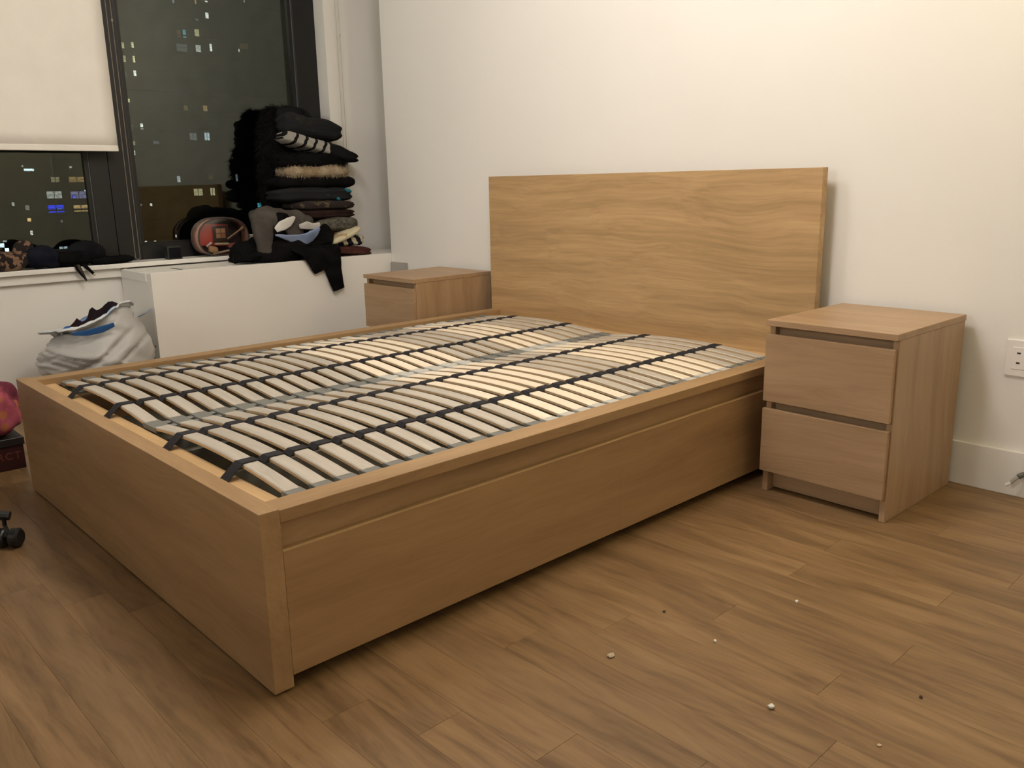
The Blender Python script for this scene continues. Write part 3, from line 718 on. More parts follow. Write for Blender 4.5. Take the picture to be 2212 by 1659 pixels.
# ------------------------------------------------------------------ the tall stack of folded clothes on the heater cover (from the bottom up)
soft('folded_sweater', 'dark maroon folded sweater at the very bottom of the clothes stack', 'clothing',
     lump(0.26, 0.300, 0.050, 0.55, 0.5, 0.05, 9, seed=1, folds=2, tilt=-0.10), cloth('maroon_knit', (0.055, 0.022, 0.018), (0.085, 0.033, 0.026), 40), (-2.775, 1.945, 0.622), 0, GS)
soft('folded_shirt', 'navy and cream striped top folded just above the maroon sweater', 'clothing',
     lump(0.24, 0.205, 0.066, 0.6, 0.5, 0.04, 9, seed=2, folds=2), striped('navy_stripe', 1, 17, (0.012, 0.010, 0.020), (0.50, 0.46, 0.33), 0.55, curve=0.45, off=0.35), (-2.775, 1.945, 0.676), 0, GS)
soft('folded_sweater', 'cream sweater with an orange patch folded slantwise over the navy striped top', 'clothing',
     lump(0.26, 0.215, 0.046, 0.6, 0.5, 0.07, 9, seed=3, folds=1, tilt=0.36), noisy('cream_orange', (0.56, 0.50, 0.34), (0.32, 0.155, 0.05), 6.5, 0.9, 0.2, 200, lo=0.54, hi=0.60), (-2.755, 1.905, 0.706), 0, GS)
soft('folded_sweater', 'grey marled knit folded in the lower part of the stack', 'clothing',
     lump(0.26, 0.265, 0.076, 0.6, 0.5, 0.07, 10, seed=4, folds=1, tilt=0.06), noisy('marled_grey', (0.045, 0.042, 0.034), (0.125, 0.115, 0.09), 60, 0.95, 0.4, 160), (-2.80, 1.893, 0.764), 0, GS)
soft('folded_trousers', 'very dark brown folded trousers above the grey marled knit', 'clothing',
     lump(0.25, 0.385, 0.056, 0.6, 0.45, 0.06, 9, seed=5, folds=2), cloth('brown_black', (0.018, 0.010, 0.009), (0.03, 0.017, 0.014)), (-2.84, 1.853, 0.822), 0, GS)
soft('folded_blouse', 'dark patterned blouse with a yellow lace fold at its left', 'clothing',
     lump(0.25, 0.382, 0.050, 0.6, 0.45, 0.06, 9, seed=6, folds=3), noisy('lace_pattern', (0.020, 0.013, 0.012), (0.20, 0.155, 0.075), 24, 0.9, 0.3, 160, lo=0.55, hi=0.76), (-2.84, 1.857, 0.870), 0, GS)
o = soft('folded_tshirt', 'black folded top with teal patches in the middle of the stack', 'clothing',
     lump(0.22, 0.480, 0.076, 0.55, 0.42, 0.07, 8, seed=7, folds=2), noisy('black_teal', (0.010, 0.010, 0.012), (0.02, 0.15, 0.20), 9.0, 0.9, 0.2, 200, lo=0.66, hi=0.69), (-2.875, 1.825, 0.928), 0, GS)
teal_m = principled('teal_print', (0.02, 0.16, 0.21), 0.8, 0.1)
for yy_, zz_, wy_ in ((0.075, -0.012, 0.062), (0.185, 0.018, 0.046), (0.118, -0.022, 0.03)):
    obj('teal_patch', lump(0.018, wy_, 0.020, 0.8, 0.8, 0.25, 20, 20, 10, seed=yy_ * 50, tilt=-0.25), teal_m, o, True, loc=(0.099, yy_, zz_))
soft('folded_sweater', 'thick black folded sweater below the cream fur piece', 'clothing',
     lump(0.20, 0.515, 0.074, 0.7, 0.42, 0.06, 8, seed=8), blk, (-2.885, 1.842, 0.994), 0, GS)
cream_fur = principled('cream_fur', (0.36, 0.28, 0.19), 0.8, 0.2)
soft('fur_scarf', 'cream and tan fur scarf sandwiched between two black garments', 'clothing',
     lump(0.20, 0.40, 0.070, 0.7, 0.5, 0.10, 10, seed=9, tilt=-0.02), noisy('cream_tan', (0.46, 0.38, 0.27), (0.23, 0.16, 0.09), 12, 0.9, 0.4, 120), (-2.875, 1.848, 1.052), 0, GS, (2600, 0.022, 0.0011, 0.2, cream_fur))
soft('folded_cardigan', 'black fuzzy cardigan lying on the cream fur scarf', 'clothing',
     lump(0.20, 0.43, 0.076, 0.6, 0.45, 0.09, 9, seed=10, folds=2), blk, (-2.885, 1.834, 1.112), 0, GS, (2600, 0.024, 0.0011, 0.7))
soft('folded_tshirt', 'black and white striped top sticking out to the right of the stack', 'clothing',
     lump(0.20, 0.475, 0.078, 0.6, 0.42, 0.06, 8, seed=11, folds=2, tilt=-0.25), striped('bw_stripe', 1, 15.5, (0.009, 0.009, 0.009), (0.30, 0.285, 0.255), 0.30, lim=0.025, curve=-0.6, off=0.1), (-2.882, 1.896, 1.178), 0, GS)
soft('folded_jacket', 'charcoal folded jacket on top of the stack', 'clothing',
     lump(0.19, 0.37, 0.120, 0.65, 0.5, 0.11, 9, seed=12, folds=2, tilt=-0.12), noisy('charcoal_print', (0.006, 0.0065, 0.008), (0.032, 0.027, 0.014), 12, 0.85, 0.3, 160, lo=0.60, hi=0.74), (-2.885, 1.856, 1.282), 0, GS)
# fur coat piled between the stack and the window
o = soft('fur_coat', 'shaggy black fur coat heaped behind the left side of the stack', 'coat',
     lump(0.15, 0.24, 0.76, 0.55, 0.6, 0.18, 6, nu=52, nv=40, seed=14), blk, (-2.998, 1.738, 1.010), 0, None, (5200, 0.036, 0.0015, 0.5))
obj('collar', lump(0.14, 0.22, 0.15, 0.7, 0.7, 0.22, 10, seed=31), blk2, o, True, loc=(0.03, 0.075, 0.315))
obj('sleeve', ribbon([(0.02, -0.06, 0.20), (0.03, -0.105, 0.12), (0.04, -0.115, 0.03), (0.03, -0.09, -0.08)], (1, 0, 0), [0.045, 0.05, 0.045, 0.04], 0.035, 0.03, 2.0), blk, o, True)
sl = [c for c in o.children if c.name.startswith('sleeve')][0]
f = obj('fur', fur(sl.data, 1500, 0.040, 0.0015, 77, 0.6), blk_fur, sl); f['kind'] = 'stuff'

# ------------------------------------------------------------------ loose clothes in front of the stack
o = soft('trousers', 'black trousers lying on the heater cover with both legs hanging over its edge', 'clothing',
     lump(0.25, 0.56, 0.110, 0.65, 0.6, 0.20, 8, nu=70, nv=30, seed=21, tilt=0.07), blk, (-2.745, 1.590, 0.652), 0)
obj('waistband', ribbon([(0.05, -0.16, -0.02), (0.07, -0.245, -0.026), (0.05, -0.325, -0.034)], (1, 0, 0.3), [0.06, 0.05, 0.035], 0.020, 0.02, 4.0), blk, o, True)
obj('trouser_leg', ribbon([(0.02, -0.015, 0.02), (0.110, 0.040, 0.004), (0.156, 0.070, -0.020), (0.163, 0.093, -0.083), (0.163, 0.105, -0.116)], [(0, 1, 0), (0, 1, 0.0), (0, 1, 0.10), (0, 1, 0.25), (0, 1, 0.30)], [0.10, 0.085, 0.068, 0.052, 0.042], 0.011, 0.008, 4.0), blk, o, True)
obj('trouser_leg', ribbon([(0.02, 0.105, 0.03), (0.110, 0.150, 0.006), (0.157, 0.170, -0.020), (0.164, 0.177, -0.118), (0.164, 0.201, -0.223)], [(0, 1, 0), (0, 1, 0), (0, 1, 0.05), (0, 1, 0.08), (0, 1, 0.35)], [0.09, 0.075, 0.062, 0.046, 0.037], 0.012, 0.008, 6.0), blk, o, True)
obj('fold', ribbon([(0.02, 0.13, 0.05), (0.06, 0.16, 0.085), (0.085, 0.17, 0.06), (0.10, 0.17, 0.02)], (0, 1, 0.3), [0.06, 0.075, 0.07, 0.05], 0.022, 0.02, 9.0), blk, o, True)
gb = cloth('grey_brown', (0.060, 0.052, 0.046), (0.085, 0.075, 0.066), 10)
o = soft('shirt', 'grey brown shirt thrown over the black trousers', 'clothing',
     lump(0.18, 0.34, 0.115, 0.75, 0.7, 0.20, 8, nu=60, nv=26, seed=22, tilt=-0.10), gb, (-2.755, 1.575, 0.790), 0)
obj('sleeve', ribbon([(0.02, -0.09, 0.035), (0.06, -0.135, 0.0), (0.085, -0.150, -0.07), (0.095, -0.155, -0.150)], (0.2, 1, 0), [0.05, 0.055, 0.05, 0.035], 0.022, 0.022, 5.0), gb, o, True)
obj('sleeve', ribbon([(0.06, -0.02, 0.02), (0.095, 0.010, -0.01), (0.105, 0.025, -0.070)], (0.0, 1, 0.1), [0.05, 0.058, 0.045], 0.014, 0.016, 8.0), cloth('grey_brown_cuff', (0.050, 0.043, 0.040), (0.07, 0.060, 0.055), 10), o, True)
obj('neck_opening', lump(0.05, 0.10, 0.055, 0.8, 0.8, 0.2, 12, 28, 14, seed=71), blk, o, True, loc=(0.075, -0.045, 0.022))
soft('white_garment', 'white garment showing in the opening of the grey brown shirt', 'clothing',
     ribbon([(0.0, -0.055, -0.030), (0.010, -0.020, -0.008), (0.008, 0.02, 0.010), (0.0, 0.060, 0.030)], (0.2, 0.3, 1), [0.012, 0.026, 0.024, 0.006], 0.006, 0.012, 1.0), principled('white_cotton', (0.60, 0.585, 0.56), 0.9, 0.1), (-2.642, 1.535, 0.786))
soft('blue_cloth', 'light blue cloth with a pointed fold below the grey brown shirt', 'cloth',
     ribbon([(0.0, -0.130, 0.016), (0.004, -0.06, 0.000), (0.010, 0.01, -0.014), (0.006, 0.07, 0.004), (0.0, 0.128, 0.040)], (0.25, 0.1, 1), [0.003, 0.016, 0.034, 0.036, 0.008], 0.007, 0.012, 3.0), cloth('light_blue', (0.19, 0.25, 0.40), (0.24, 0.30, 0.46), 8), (-2.630, 1.600, 0.716))
soft('grey_cloth', 'crumpled pale grey cloth above the blue cloth', 'clothing',
     ribbon([(0.0, -0.058, 0.002), (0.006, -0.02, 0.006), (0.006, 0.02, -0.004), (0.002, 0.062, 0.006)], (0.3, 0, 1), [0.010, 0.021, 0.017, 0.010], 0.008, 0.014, 6.0), principled('pale_cotton', (0.46, 0.44, 0.42), 0.9, 0.1), (-2.632, 1.668, 0.768))
soft('black_band', 'black folded band lying at the left end of the trousers', 'clothing',
     add_box(bmesh.new(), -0.025, 0.025, -0.075, 0.20, -0.010, 0.010, 0.006, 3), blk, (-2.835, 1.385, 0.606), -0.06)
o = thing('cream_jar', 'small cream coloured jar between the pouch and the grey shirt', 'jar', (-2.985, 1.520, 0.622))
jm = principled('cream_plastic', (0.55, 0.52, 0.40), 0.4)
obj('body', add_lathe(bmesh.new(), [(0.022, 0), (0.023, 0.06), (0.020, 0.066)], 20), blk2, o)
obj('lid', add_lathe(bmesh.new(), [(0.024, 0.066), (0.024, 0.100), (0.021, 0.103)], 20), jm, o)
t = thing('black_box', 'small black box standing on the sill left of the clear pouch', 'box', (-2.985, 1.078, 0.622))
obj('body', box(-0.025, 0.025, -0.037, 0.037, 0, 0.066, 0.006, 3), principled('black_plastic', (0.01, 0.01, 0.01), 0.45), t)
obj('front_panel', box(0.0245, 0.027, -0.030, 0.030, 0.007, 0.059, 0.002), blk2, t)

# clear cosmetics pouch with its contents
px_, py_, pz_ = -3.000, 1.345, 0.623
t = thing('cosmetics_pouch', 'clear zipped cosmetics pouch with a tan rim standing on the sill', 'pouch', (px_, py_, pz_))
def outline(s, n=48, w=0.138, h=0.196):
    pts = []
    for k in range(n):
        a = 2 * PI * k / n
        yy = spow(math.cos(a), 0.75) * w * s; zz = spow(math.sin(a), 0.80) * h / 2 * s + h / 2
        if zz > h / 2: yy *= 1 - 0.10 * ((zz - h / 2) / (h / 2)) ** 2
        pts.append((yy, zz))
    return pts
tan = principled('tan_vinyl', (0.36, 0.20, 0.145), 0.45); piping = principled('dark_piping', (0.06, 0.04, 0.04), 0.4)
clear = bpy.data.materials.new('clear_vinyl'); clear.use_nodes = True; nt = clear.node_tree; nt.nodes.clear()
oo = N(nt, 'ShaderNodeOutputMaterial'); mx = N(nt, 'ShaderNodeMixShader'); tr = N(nt, 'ShaderNodeBsdfTransparent'); tr.inputs[0].default_value = (0.80, 0.76, 0.74, 1)
gl = N(nt, 'ShaderNodeBsdfGlossy'); gl.inputs['Roughness'].default_value = 0.18; gl.inputs['Color'].default_value = (0.9, 0.85, 0.85, 1); mx.inputs[0].default_value = 0.10
nt.links.new(tr.outputs[0], mx.inputs[1]); nt.links.new(gl.outputs[0], mx.inputs[2]); nt.links.new(mx.outputs[0], oo.inputs[0])
bm = bmesh.new()
o1, o0 = outline(1.0), outline(1.0)
n = len(o1); A = [bm.verts.new((0.045, y_, z_)) for y_, z_ in o1]; B = [bm.verts.new((-0.045, y_, z_)) for y_, z_ in o1]
C_ = [bm.verts.new((0.044, y_ * 0.985, 0.096 + (z_ - 0.096) * 0.985)) for y_, z_ in o1]; D_ = [bm.verts.new((-0.044, y_ * 0.985, 0.096 + (z_ - 0.096) * 0.985)) for y_, z_ in o1]
for P_, Q_ in ((A, B), (D_, C_), (C_, A), (B, D_)):
    for k in range(n): bm.faces.new((P_[k], P_[(k + 1) % n], Q_[(k + 1) % n], Q_[k]))
obj('gusset', bm, tan, t, True)
for sx_ in (0.045, -0.045):
    obj('piping', add_tube(bmesh.new(), [(sx_, y_, z_) for y_, z_ in outline(1.0)], 0.0042, 8, close=True), piping, t, True)
obj('zip', add_tube(bmesh.new(), [(0.0, y_ * 1.012, z_ * 1.012) for y_, z_ in outline(1.0)[2:23]], 0.003, 6), piping, t)
bm = bmesh.new(); cen = bm.verts.new((0.053, 0, 0.096)); mid = [bm.verts.new((0.052, y_ * .6, 0.096 + (z_ - 0.096) * .6)) for y_, z_ in o1]; rim = [bm.verts.new((0.046, y_ * .97, 0.096 + (z_ - 0.096) * .97)) for y_, z_ in o1]
for k in range(n):
    bm.faces.new((cen, mid[k], mid[(k + 1) % n])); bm.faces.new((mid[k], rim[k], rim[(k + 1) % n], mid[(k + 1) % n]))
obj('clear_front', bm, clear, t, True)
bm = bmesh.new(); bm.faces.new([bm.verts.new((-0.044, y_ * .99, 0.096 + (z_ - 0.096) * .99)) for y_, z_ in o1]); obj('back_wall', bm, principled('dark_vinyl', (0.05, 0.04, 0.04), 0.5), t)
def inpouch(name, label, cat, bm, mat, y_, z_, x_=0.0, rx=0.0):
    o = obj(name, bm, mat); o.location = (px_ + x_, py_ + y_, pz_ + z_); o.rotation_euler = (rx, 0, 0); tag(o, label, cat, 'make-up inside the clear pouch'); return o
inpouch('red_purse', 'bright red flat purse inside the clear pouch', 'purse', box(-0.006, 0.006, -0.085, 0.075, -0.055, 0.060, 0.005, 3), principled('coral_red', (0.62, 0.06, 0.055), 0.5), -0.028, 0.105, -0.012, -0.06)
pal = thing('makeup_palette', 'dark framed make-up palette in front of the red purse', 'palette', (px_ + 0.008, py_ - 0.002, pz_ + 0.078), 0, 'make-up inside the clear pouch')
obj('case', box(-0.004, 0.004, -0.040, 0.040, -0.010, 0.078, 0.003, 2), principled('palette_case', (0.05, 0.035, 0.03), 0.4), pal)
for iy in range(2):
    for iz in range(2):
        obj('powder_pan', box(0.0035, 0.0055, -0.026 + iy * 0.027, -0.001 + iy * 0.027, 0.012 + iz * 0.027, 0.037 + iz * 0.027, 0.001), principled('powder', ((0.42, 0.24, 0.14), (0.50, 0.30, 0.18), (0.36, 0.17, 0.10), (0.46, 0.27, 0.16))[iy * 2 + iz], 0.8), pal)
inpouch('makeup_brush', 'tan make-up brush leaning at the right inside the pouch', 'brush', add_tube(bmesh.new(), [(0, -0.050, -0.035), (0, 0.025, 0.010), (0, 0.052, 0.026)], [0.004, 0.005, 0.010], 10), principled('tan_wood', (0.42, 0.30, 0.19), 0.5), 0.078, 0.120, 0.022)
inpouch('lip_pencil', 'pale yellow pencil lying across the middle of the pouch', 'pencil', add_tube(bmesh.new(), [(0, -0.040, 0.003), (0, 0.030, 0.0), (0, 0.042, -0.001)], [0.006, 0.006, 0.003], 10), principled('pale_yellow', (0.62, 0.56, 0.38), 0.5), -0.004, 0.060, 0.022)
inpouch('mascara_tube', 'long pale tube lying along the bottom of the pouch', 'tube', add_tube(bmesh.new(), [(0, -0.075, -0.008), (0, 0.06, 0.010), (0, 0.07, 0.012)], [0.006, 0.006, 0.004], 10), principled('pale_metal', (0.50, 0.42, 0.33), 0.35), 0.015, 0.020, 0.024)
inpouch('sponge', 'beige make-up sponge at the lower left inside the pouch', 'sponge', lump(0.03, 0.052, 0.036, 0.6, 0.6, 0.02, 8, 20, 10, tilt=-0.2), principled('beige_sponge', (0.56, 0.36, 0.20), 0.9), -0.056, 0.034, 0.020)
inpouch('powder_puff', 'rosy powder puff at the lower right inside the pouch', 'puff', lump(0.02, 0.060, 0.030, 0.8, 0.8, 0.03, 8, 20, 10), principled('rose_puff', (0.34, 0.11, 0.10), 0.8), 0.060, 0.048, 0.015)
inpouch('eyeliner', 'small white capped tube at the left inside the pouch', 'tube', add_tube(bmesh.new(), [(0, -0.014, -0.010), (0, 0.014, 0.008)], 0.006, 8), principled('white_tube', (0.62, 0.60, 0.60), 0.4), -0.078, 0.062, 0.024)

# ------------------------------------------------------------------ clothes along the left part of the sill
leo = noisy('leopard_print', (0.20, 0.115, 0.070), (0.016, 0.011, 0.010), 36, 0.9, 0.2, 200, lo=0.44, hi=0.50, detail=2)
soft('scarf', 'leopard print scarf crumpled at the left end of the window sill', 'clothing', lump(0.11, 0.20, 0.085, 0.7, 0.7, 0.22, 11, seed=41, tilt=0.1), leo, (-3.000, 0.325, 0.664))
soft('scarf', 'small leopard print bow sticking up behind the dark clothes on the sill', 'clothing', lump(0.06, 0.085, 0.075, 0.7, 0.8, 0.25, 16, 30, 16, seed=47), leo, (-3.03, 0.408, 0.716))
soft('garment', 'dark navy garment bundled on the sill beside the leopard scarf', 'clothing', lump(0.12, 0.16, 0.095, 0.75, 0.7, 0.2, 10, seed=42), cloth('navy_black', (0.008, 0.009, 0.016), (0.014, 0.015, 0.024)), (-2.995, 0.470, 0.668))
soft('garment', 'black garment heaped in the middle of the left window sill', 'clothing', lump(0.12, 0.20, 0.075, 0.75, 0.7, 0.18, 10, seed=43), blk, (-2.995, 0.590, 0.660))
soft('garment', 'rounded bundle of black knitwear on the sill left of the window mullion', 'clothing', lump(0.11, 0.17, 0.105, 0.9, 0.9, 0.12, 9, seed=44), blk2, (-3.01, 0.668, 0.680))
soft('garment', 'flat black garment at the right end of the sill clothes', 'clothing', lump(0.11, 0.21, 0.038, 0.7, 0.6, 0.14, 12, seed=45), blk, (-2.995, 0.775, 0.640))
o = soft('handbag_strap', 'pair of dark straps dangling over the front of the sill', 'strap',
     ribbon([(-0.07, 0.0, 0.014), (0.004, 0.004, 0.010), (0.017, 0.012, -0.012), (0.014, 0.034, -0.068)], (0, 1, 0.25), [0.008, 0.008, 0.008, 0.004], 0.0022, 0.0, 1.0), principled('strap_brown', (0.022, 0.016, 0.012), 0.5), (XW + 0.036, 0.600, 0.622))
obj('strap_end', ribbon([(-0.06, 0.025, 0.016), (0.006, 0.030, 0.010), (0.018, 0.045, -0.010), (0.016, 0.070, -0.040)], (0, 1, 0.25), [0.009, 0.008, 0.008, 0.006], 0.0022, 0.0, 1.0), blk, o, True)
obj('strap_end', ribbon([(-0.05, -0.010, 0.016), (0.006, -0.006, 0.010), (0.018, 0.0, -0.014), (0.015, 0.028, -0.060)], (0, 1, 0.25), [0.006, 0.006, 0.006, 0.003], 0.002, 0.0, 1.0), blk, o, True)
obj('buckle', add_lathe(bmesh.new(), [(0.006, 0), (0.006, 0.003), (0.003, 0.0035)], 12, (0.019, 0.070, -0.041), Matrix.Rotation(PI / 2, 3, 'Y')), principled('buckle_metal', (0.6, 0.58, 0.5), 0.25, 0.5, 0.9), o)

# ------------------------------------------------------------------ plastic bag between the bed and the window wall
bagm = noisy('white_plastic_film', (0.42, 0.41, 0.40), (0.49, 0.48, 0.465), 5, 0.42, 0.12, 30, 0.45)
t = thing('plastic_bag', 'full white plastic sack with a blue printed edge between the bed and the window wall', 'bag', (-2.60, 0.535, 0))
bm = bmesh.new(); rings = []; nu, nv = 96, 52
for j in range(nv + 1):
    f = j / nv; z = 0.395 * f
    rr_ = 0.93 * (0.205 + 0.055 * math.sin(f * PI * 0.9) - 0.05 * max(0, f - 0.72) / 0.28) * (1 if f > 0.04 else 0.9)
    ring = []
    for i in range(nu):
        a = 2 * PI * i / nu
        x = math.cos(a) * rr_ * 1.0; y = math.sin(a) * rr_ * 0.98
        zz = z + (0.050 * math.sin(a + 0.15) + 0.026 * math.cos(a) + 0.012 * math.sin(3 * a)) * max(0, f - 0.6) / 0.4
        q = Vector((x, y, z))
        d = 0.022 * noise.noise(Vector((x * 3.5, y * 3.5, z * 12 + y * 4))) + 0.010 * noise.noise(Vector((x * 5 + z * 4, y * 5 - z * 6, z * 30 + y * 10)))
        cr_ = noise.noise(Vector((x * 2.2, y * 2.2 + 3, z * 15 - y * 6))); d -= 0.020 * max(0, 0.16 - abs(cr_)) / 0.16; c2_ = noise.noise(Vector((x * 3 + 9, y * 3, z * 24 + y * 9))); d -= 0.011 * max(0, 0.18 - abs(c2_)) / 0.18
        k = (rr_ + d) / rr_
        ring.append(bm.verts.new((x * k, y * k, zz + 0.008)))
    rings.append(ring)
for A, B in zip(rings, rings[1:]):
    for i in range(nu): bm.faces.new((A[i], A[(i + 1) % nu], B[(i + 1) % nu], B[i]))
bm.faces.new(rings[0][::-1])
top_ring = [v.co.copy() for v in rings[-1]]
o = obj('film', bm, bagm, t, True); md = o.modifiers.new('s', 'SOLIDIFY'); md.thickness = 0.002
bm = bmesh.new(); outer = []; 
for s in range(5):
    ring = []
    for i, c in enumerate(top_ring):
        out = Vector((c.x, c.y, 0)).normalized()
        fl_ = 0.020 * s / 4 * (1 + 0.8 * noise.noise(Vector((i * 0.31, 2, 0)))); up = 0.024 * math.sin(s / 4 * PI * 0.75)
        flap = 0.05 * max(0, math.cos((i / nu) * 2 * PI + PI * 0.42)) * s / 4
        ring.append(bm.verts.new(c + out * (fl_ + flap) + Vector((0, 0, up + 0.010 * noise.noise(Vector((i * 0.4, s * .5, 7)))))))
    outer.append(ring)
for A, B in zip(outer, outer[1:]):
    for i in range(nu): bm.faces.new((A[i], A[(i + 1) % nu], B[(i + 1) % nu], B[i]))
rimm = bpy.data.materials.new('bag_rim_print'); rimm.use_nodes = True; nt = rimm.node_tree; b = nt.nodes['Principled BSDF']; b.inputs['Roughness'].default_value = 0.45
tc = N(nt, 'ShaderNodeTexCoord'); nz = N(nt, 'ShaderNodeTexNoise', i_Scale=4.2, i_Detail=1.0); nt.links.new(tc.outputs['Object'], nz.inputs['Vector'])
rp = ramp(nt, [(0.50, (0.62, 0.64, 0.66)), (0.56, (0.40, 0.50, 0.66)), (0.62, (0.03, 0.12, 0.36))]); nt.links.new(nz.outputs['Fac'], rp.inputs[0]); nt.links.new(rp.outputs[0], b.inputs['Base Color'])
o = obj('rim', bm, rimm, t, True); md = o.modifiers.new('s', 'SOLIDIFY'); md.thickness = 0.002
obj('printed_edge', ribbon([(0.165, -0.135, 0.386), (0.196, -0.085, 0.388), (0.212, -0.03, 0.398), (0.214, 0.02, 0.412)], (0.3, 0, 1), [0.006, 0.013, 0.016, 0.010], 0.002, 0.0, 1), principled('printed_blue', (0.025, 0.11, 0.33), 0.4), t, True)
obj('corner_tab', ribbon([(0.15, 0.15, 0.425), (0.17, 0.175, 0.440), (0.165, 0.195, 0.452)], (1, 0.2, 0.4), [0.02, 0.018, 0.014], 0.002, 0.0, 1), principled('pale_blue_film', (0.22, 0.30, 0.50), 0.4), t, True)
soft('laundry', 'dark clothes poking out of the top of the plastic sack', 'clothing', lump(0.18, 0.22, 0.09, 0.8, 0.8, 0.28, 13, seed=52, tilt=0.24), cloth('plum_black', (0.012, 0.008, 0.010), (0.022, 0.014, 0.018)), (-2.655, 0.56, 0.378))

# ------------------------------------------------------------------ low shoe box with the pink cloth at the left edge
t = thing('cardboard_box', 'low dark red printed box on the floor at the foot of the bed, left edge', 'box', (-2.10, -0.12, 0))
redm = noisy('dark_red_card', (0.030, 0.008, 0.008), (0.045, 0.012, 0.011), 8, 0.5)
obj('tray', box(-0.155, 0.155, -0.172, 0.172, 0.0, 0.098, 0.002), redm, t)
obj('lid', box(-0.160, 0.160, -0.176, 0.176, 0.088, 0.116, 0.002), principled('lid_black', (0.012, 0.008, 0.008), 0.5), t)
cu = bpy.data.curves.new('lettering', 'FONT'); cu.body = 'RCT'; cu.size = 0.036; cu.extrude = 0.0006; cu.space_character = 1.22; cu.align_x = 'RIGHT'
lo = bpy.data.objects.new('lettering', cu); COL.objects.link(lo)
dg = bpy.context.evaluated_depsgraph_get(); me = bpy.data.meshes.new_from_object(lo.evaluated_get(dg)); bpy.data.objects.remove(lo); me.materials.clear(); me.materials.append(principled('printed_rust', (0.16, 0.035, 0.02), 0.5))
lo = bpy.data.objects.new('lettering', me); COL.objects.link(lo); lo.parent = t; lo.location = (0.1556, 0.160, 0.040); lo.rotation_euler = (PI / 2, 0, PI / 2)
pink = noisy('pink_floral', (0.40, 0.085, 0.125), (0.115, 0.018, 0.036), 13, 0.9, 0.2, 150, lo=0.38, hi=0.60)
nt = pink.node_tree; b = nt.nodes['Principled BSDF']; src = b.inputs['Base Color'].links[0].from_socket
tc = N(nt, 'ShaderNodeTexCoord'); vo = N(nt, 'ShaderNodeTexVoronoi', i_Scale=17.0); nt.links.new(tc.outputs['Object'], vo.inputs['Vector'])
lt = N(nt, 'ShaderNodeMath', operation='LESS_THAN'); lt.inputs[1].default_value = 0.27; nt.links.new(vo.outputs['Distance'], lt.inputs[0])
mx = N(nt, 'ShaderNodeMix', data_type='RGBA'); mx.inputs['B'].default_value = (0.36, 0.115, 0.055, 1); nt.links.new(lt.outputs[0], mx.inputs['Factor']); nt.links.new(src, mx.inputs['A']); nt.links.new(mx.outputs['Result'], b.inputs['Base Color'])
soft('pink_blanket', 'crumpled pink floral cloth heaped on the dark red box', 'cloth', lump(0.25, 0.30, 0.185, 0.7, 0.7, 0.14, 8, nu=64, nv=34, seed=61, tilt=0.10), pink, (-2.06, -0.062, 0.205))
soft('dark_cloth', 'dark grey cloth slipping off the front of the pink blanket', 'cloth', lump(0.10, 0.14, 0.07, 0.8, 0.8, 0.2, 12, 30, 16, seed=63), cloth('slate', (0.015, 0.017, 0.022), (0.03, 0.033, 0.04)), (-1.965, -0.085, 0.145))

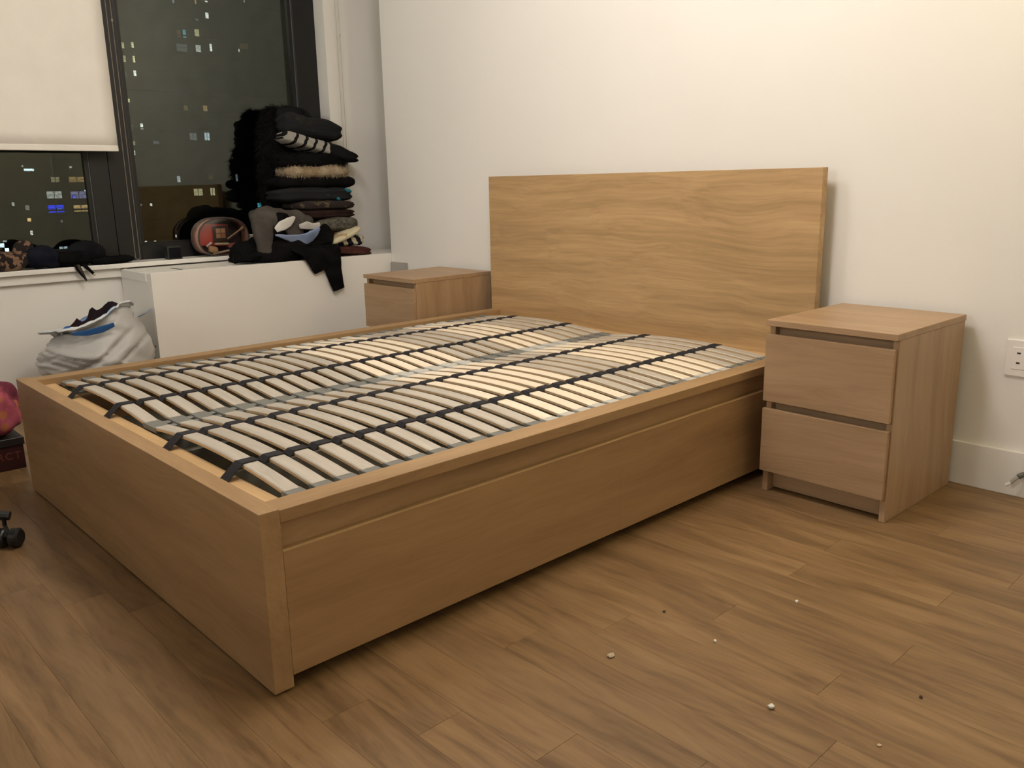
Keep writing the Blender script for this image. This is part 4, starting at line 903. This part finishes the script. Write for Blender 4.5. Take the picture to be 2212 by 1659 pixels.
# ------------------------------------------------------------------ office chair, only one castor reaches into the frame
chx, chy = -1.375, -0.405
t = thing('office_chair', 'black office chair left of the bed foot, only a castor in view', 'chair', (chx, chy, 0))
bp_ = principled('chair_plastic', (0.014, 0.014, 0.014), 0.35); ch_f = cloth('chair_fabric', (0.012, 0.012, 0.013), (0.02, 0.02, 0.021))
a0 = math.atan2(0.255, 0.155)
for k in range(5):
    a = a0 + 2 * PI * k / 5; d = Vector((math.cos(a), math.sin(a), 0)); s_ = Vector((-d.y, d.x, 0))
    lg = obj('base_leg', add_tube(bmesh.new(), [d * 0.03 + Vector((0, 0, 0.115)), d * 0.16 + Vector((0, 0, 0.100)), d * 0.285 + Vector((0, 0, 0.078))], [0.022, 0.018, 0.013], 10), bp_, t)
    bm = bmesh.new(); c = d * 0.298
    if k == 0:
        c = Vector((-1.194 - chx, -0.178 - chy, 0)); s_ = Vector((0.686, 0.727, 0)).normalized()
    else: pass
    for sg in (-1, 1):
        p0 = c + s_ * 0.006 * sg; p1 = c + s_ * 0.033 * sg
        add_tube(bm, [(p0.x, p0.y, 0.0275), (p0.x + (p1.x - p0.x) * .15, p0.y + (p1.y - p0.y) * .15, 0.0275), (p0.x + (p1.x - p0.x) * .8, p0.y + (p1.y - p0.y) * .8, 0.0275), (p1.x, p1.y, 0.0275)], [0.024, 0.027, 0.027, 0.021], 20)
    cs = obj('castor', bm, bp_, t, False)
    hood = []
    add_h = bmesh.new(); st = d * 0.268
    add_tube(add_h, [c - s_ * 0.007 + Vector((0, 0, 0.036)), c + s_ * 0.007 + Vector((0, 0, 0.036))], 0.015, 12)
    add_tube(add_h, [c + Vector((0, 0, 0.036)), st + Vector((0, 0, 0.050)), st + Vector((0, 0, 0.085))], 0.006, 8)
    obj('castor_stem', add_h, bp_, cs)
obj('gas_lift', add_tube(bmesh.new(), [(0, 0, 0.09), (0, 0, 0.25), (0, 0, 0.251), (0, 0, 0.42)], [0.026, 0.026, 0.014, 0.014], 16), bp_, t)
obj('seat', lump(0.46, 0.44, 0.085, 0.5, 0.45, 0.01, 4, tilt=0), ch_f, t, True, loc=(0, -0.05, 0.46))
obj('backrest', lump(0.42, 0.065, 0.46, 0.5, 0.5, 0.01, 4), ch_f, t, True, loc=(0, -0.27, 0.78))
obj('back_bracket', add_tube(bmesh.new(), [(0, 0, 0.42), (0, -0.24, 0.43), (0, -0.30, 0.50), (0, -0.29, 0.68)], 0.016, 10), bp_, t)

# ------------------------------------------------------------------ crumbs on the floor
crumb_m = principled('plaster_crumb', (0.72, 0.70, 0.66), 0.8); dark_m = principled('dark_crumb', (0.06, 0.035, 0.02), 0.8); tan_m = principled('tan_crumb', (0.46, 0.36, 0.25), 0.9)
for i, (x, y, r_, m_, lb) in enumerate([
    (0.520, 1.060, 0.0034, crumb_m, 'tiny white crumb on the floor between bed and nightstand'), (0.485, 0.776, 0.0030, crumb_m, 'tiny white crumb on the middle floorboards right of the bed'),
    (0.364, 0.574, 0.0075, tan_m, 'flat tan flake on the floor beside the bed'), (0.692, 0.649, 0.0052, crumb_m, 'largest white crumb on the floor, nearest the camera'),
    (0.880, 0.684, 0.0036, tan_m, 'small tan flake on the floor at the lower right'), (0.874, 0.879, 0.0030, dark_m, 'dark speck on the floorboards at the right'), (0.329, 0.805, 0.0028, dark_m, 'dark speck on the floor close to the bed')]):
    soft('crumb', lb, 'crumb', lump(r_ * 2, r_ * 2.2, r_ * (0.7 if m_ is tan_m else 1.5), 0.8, 0.8, 0.25, 300, 12, 8, seed=i), m_, (x, y, r_ * (0.35 if m_ is tan_m else 0.72)))
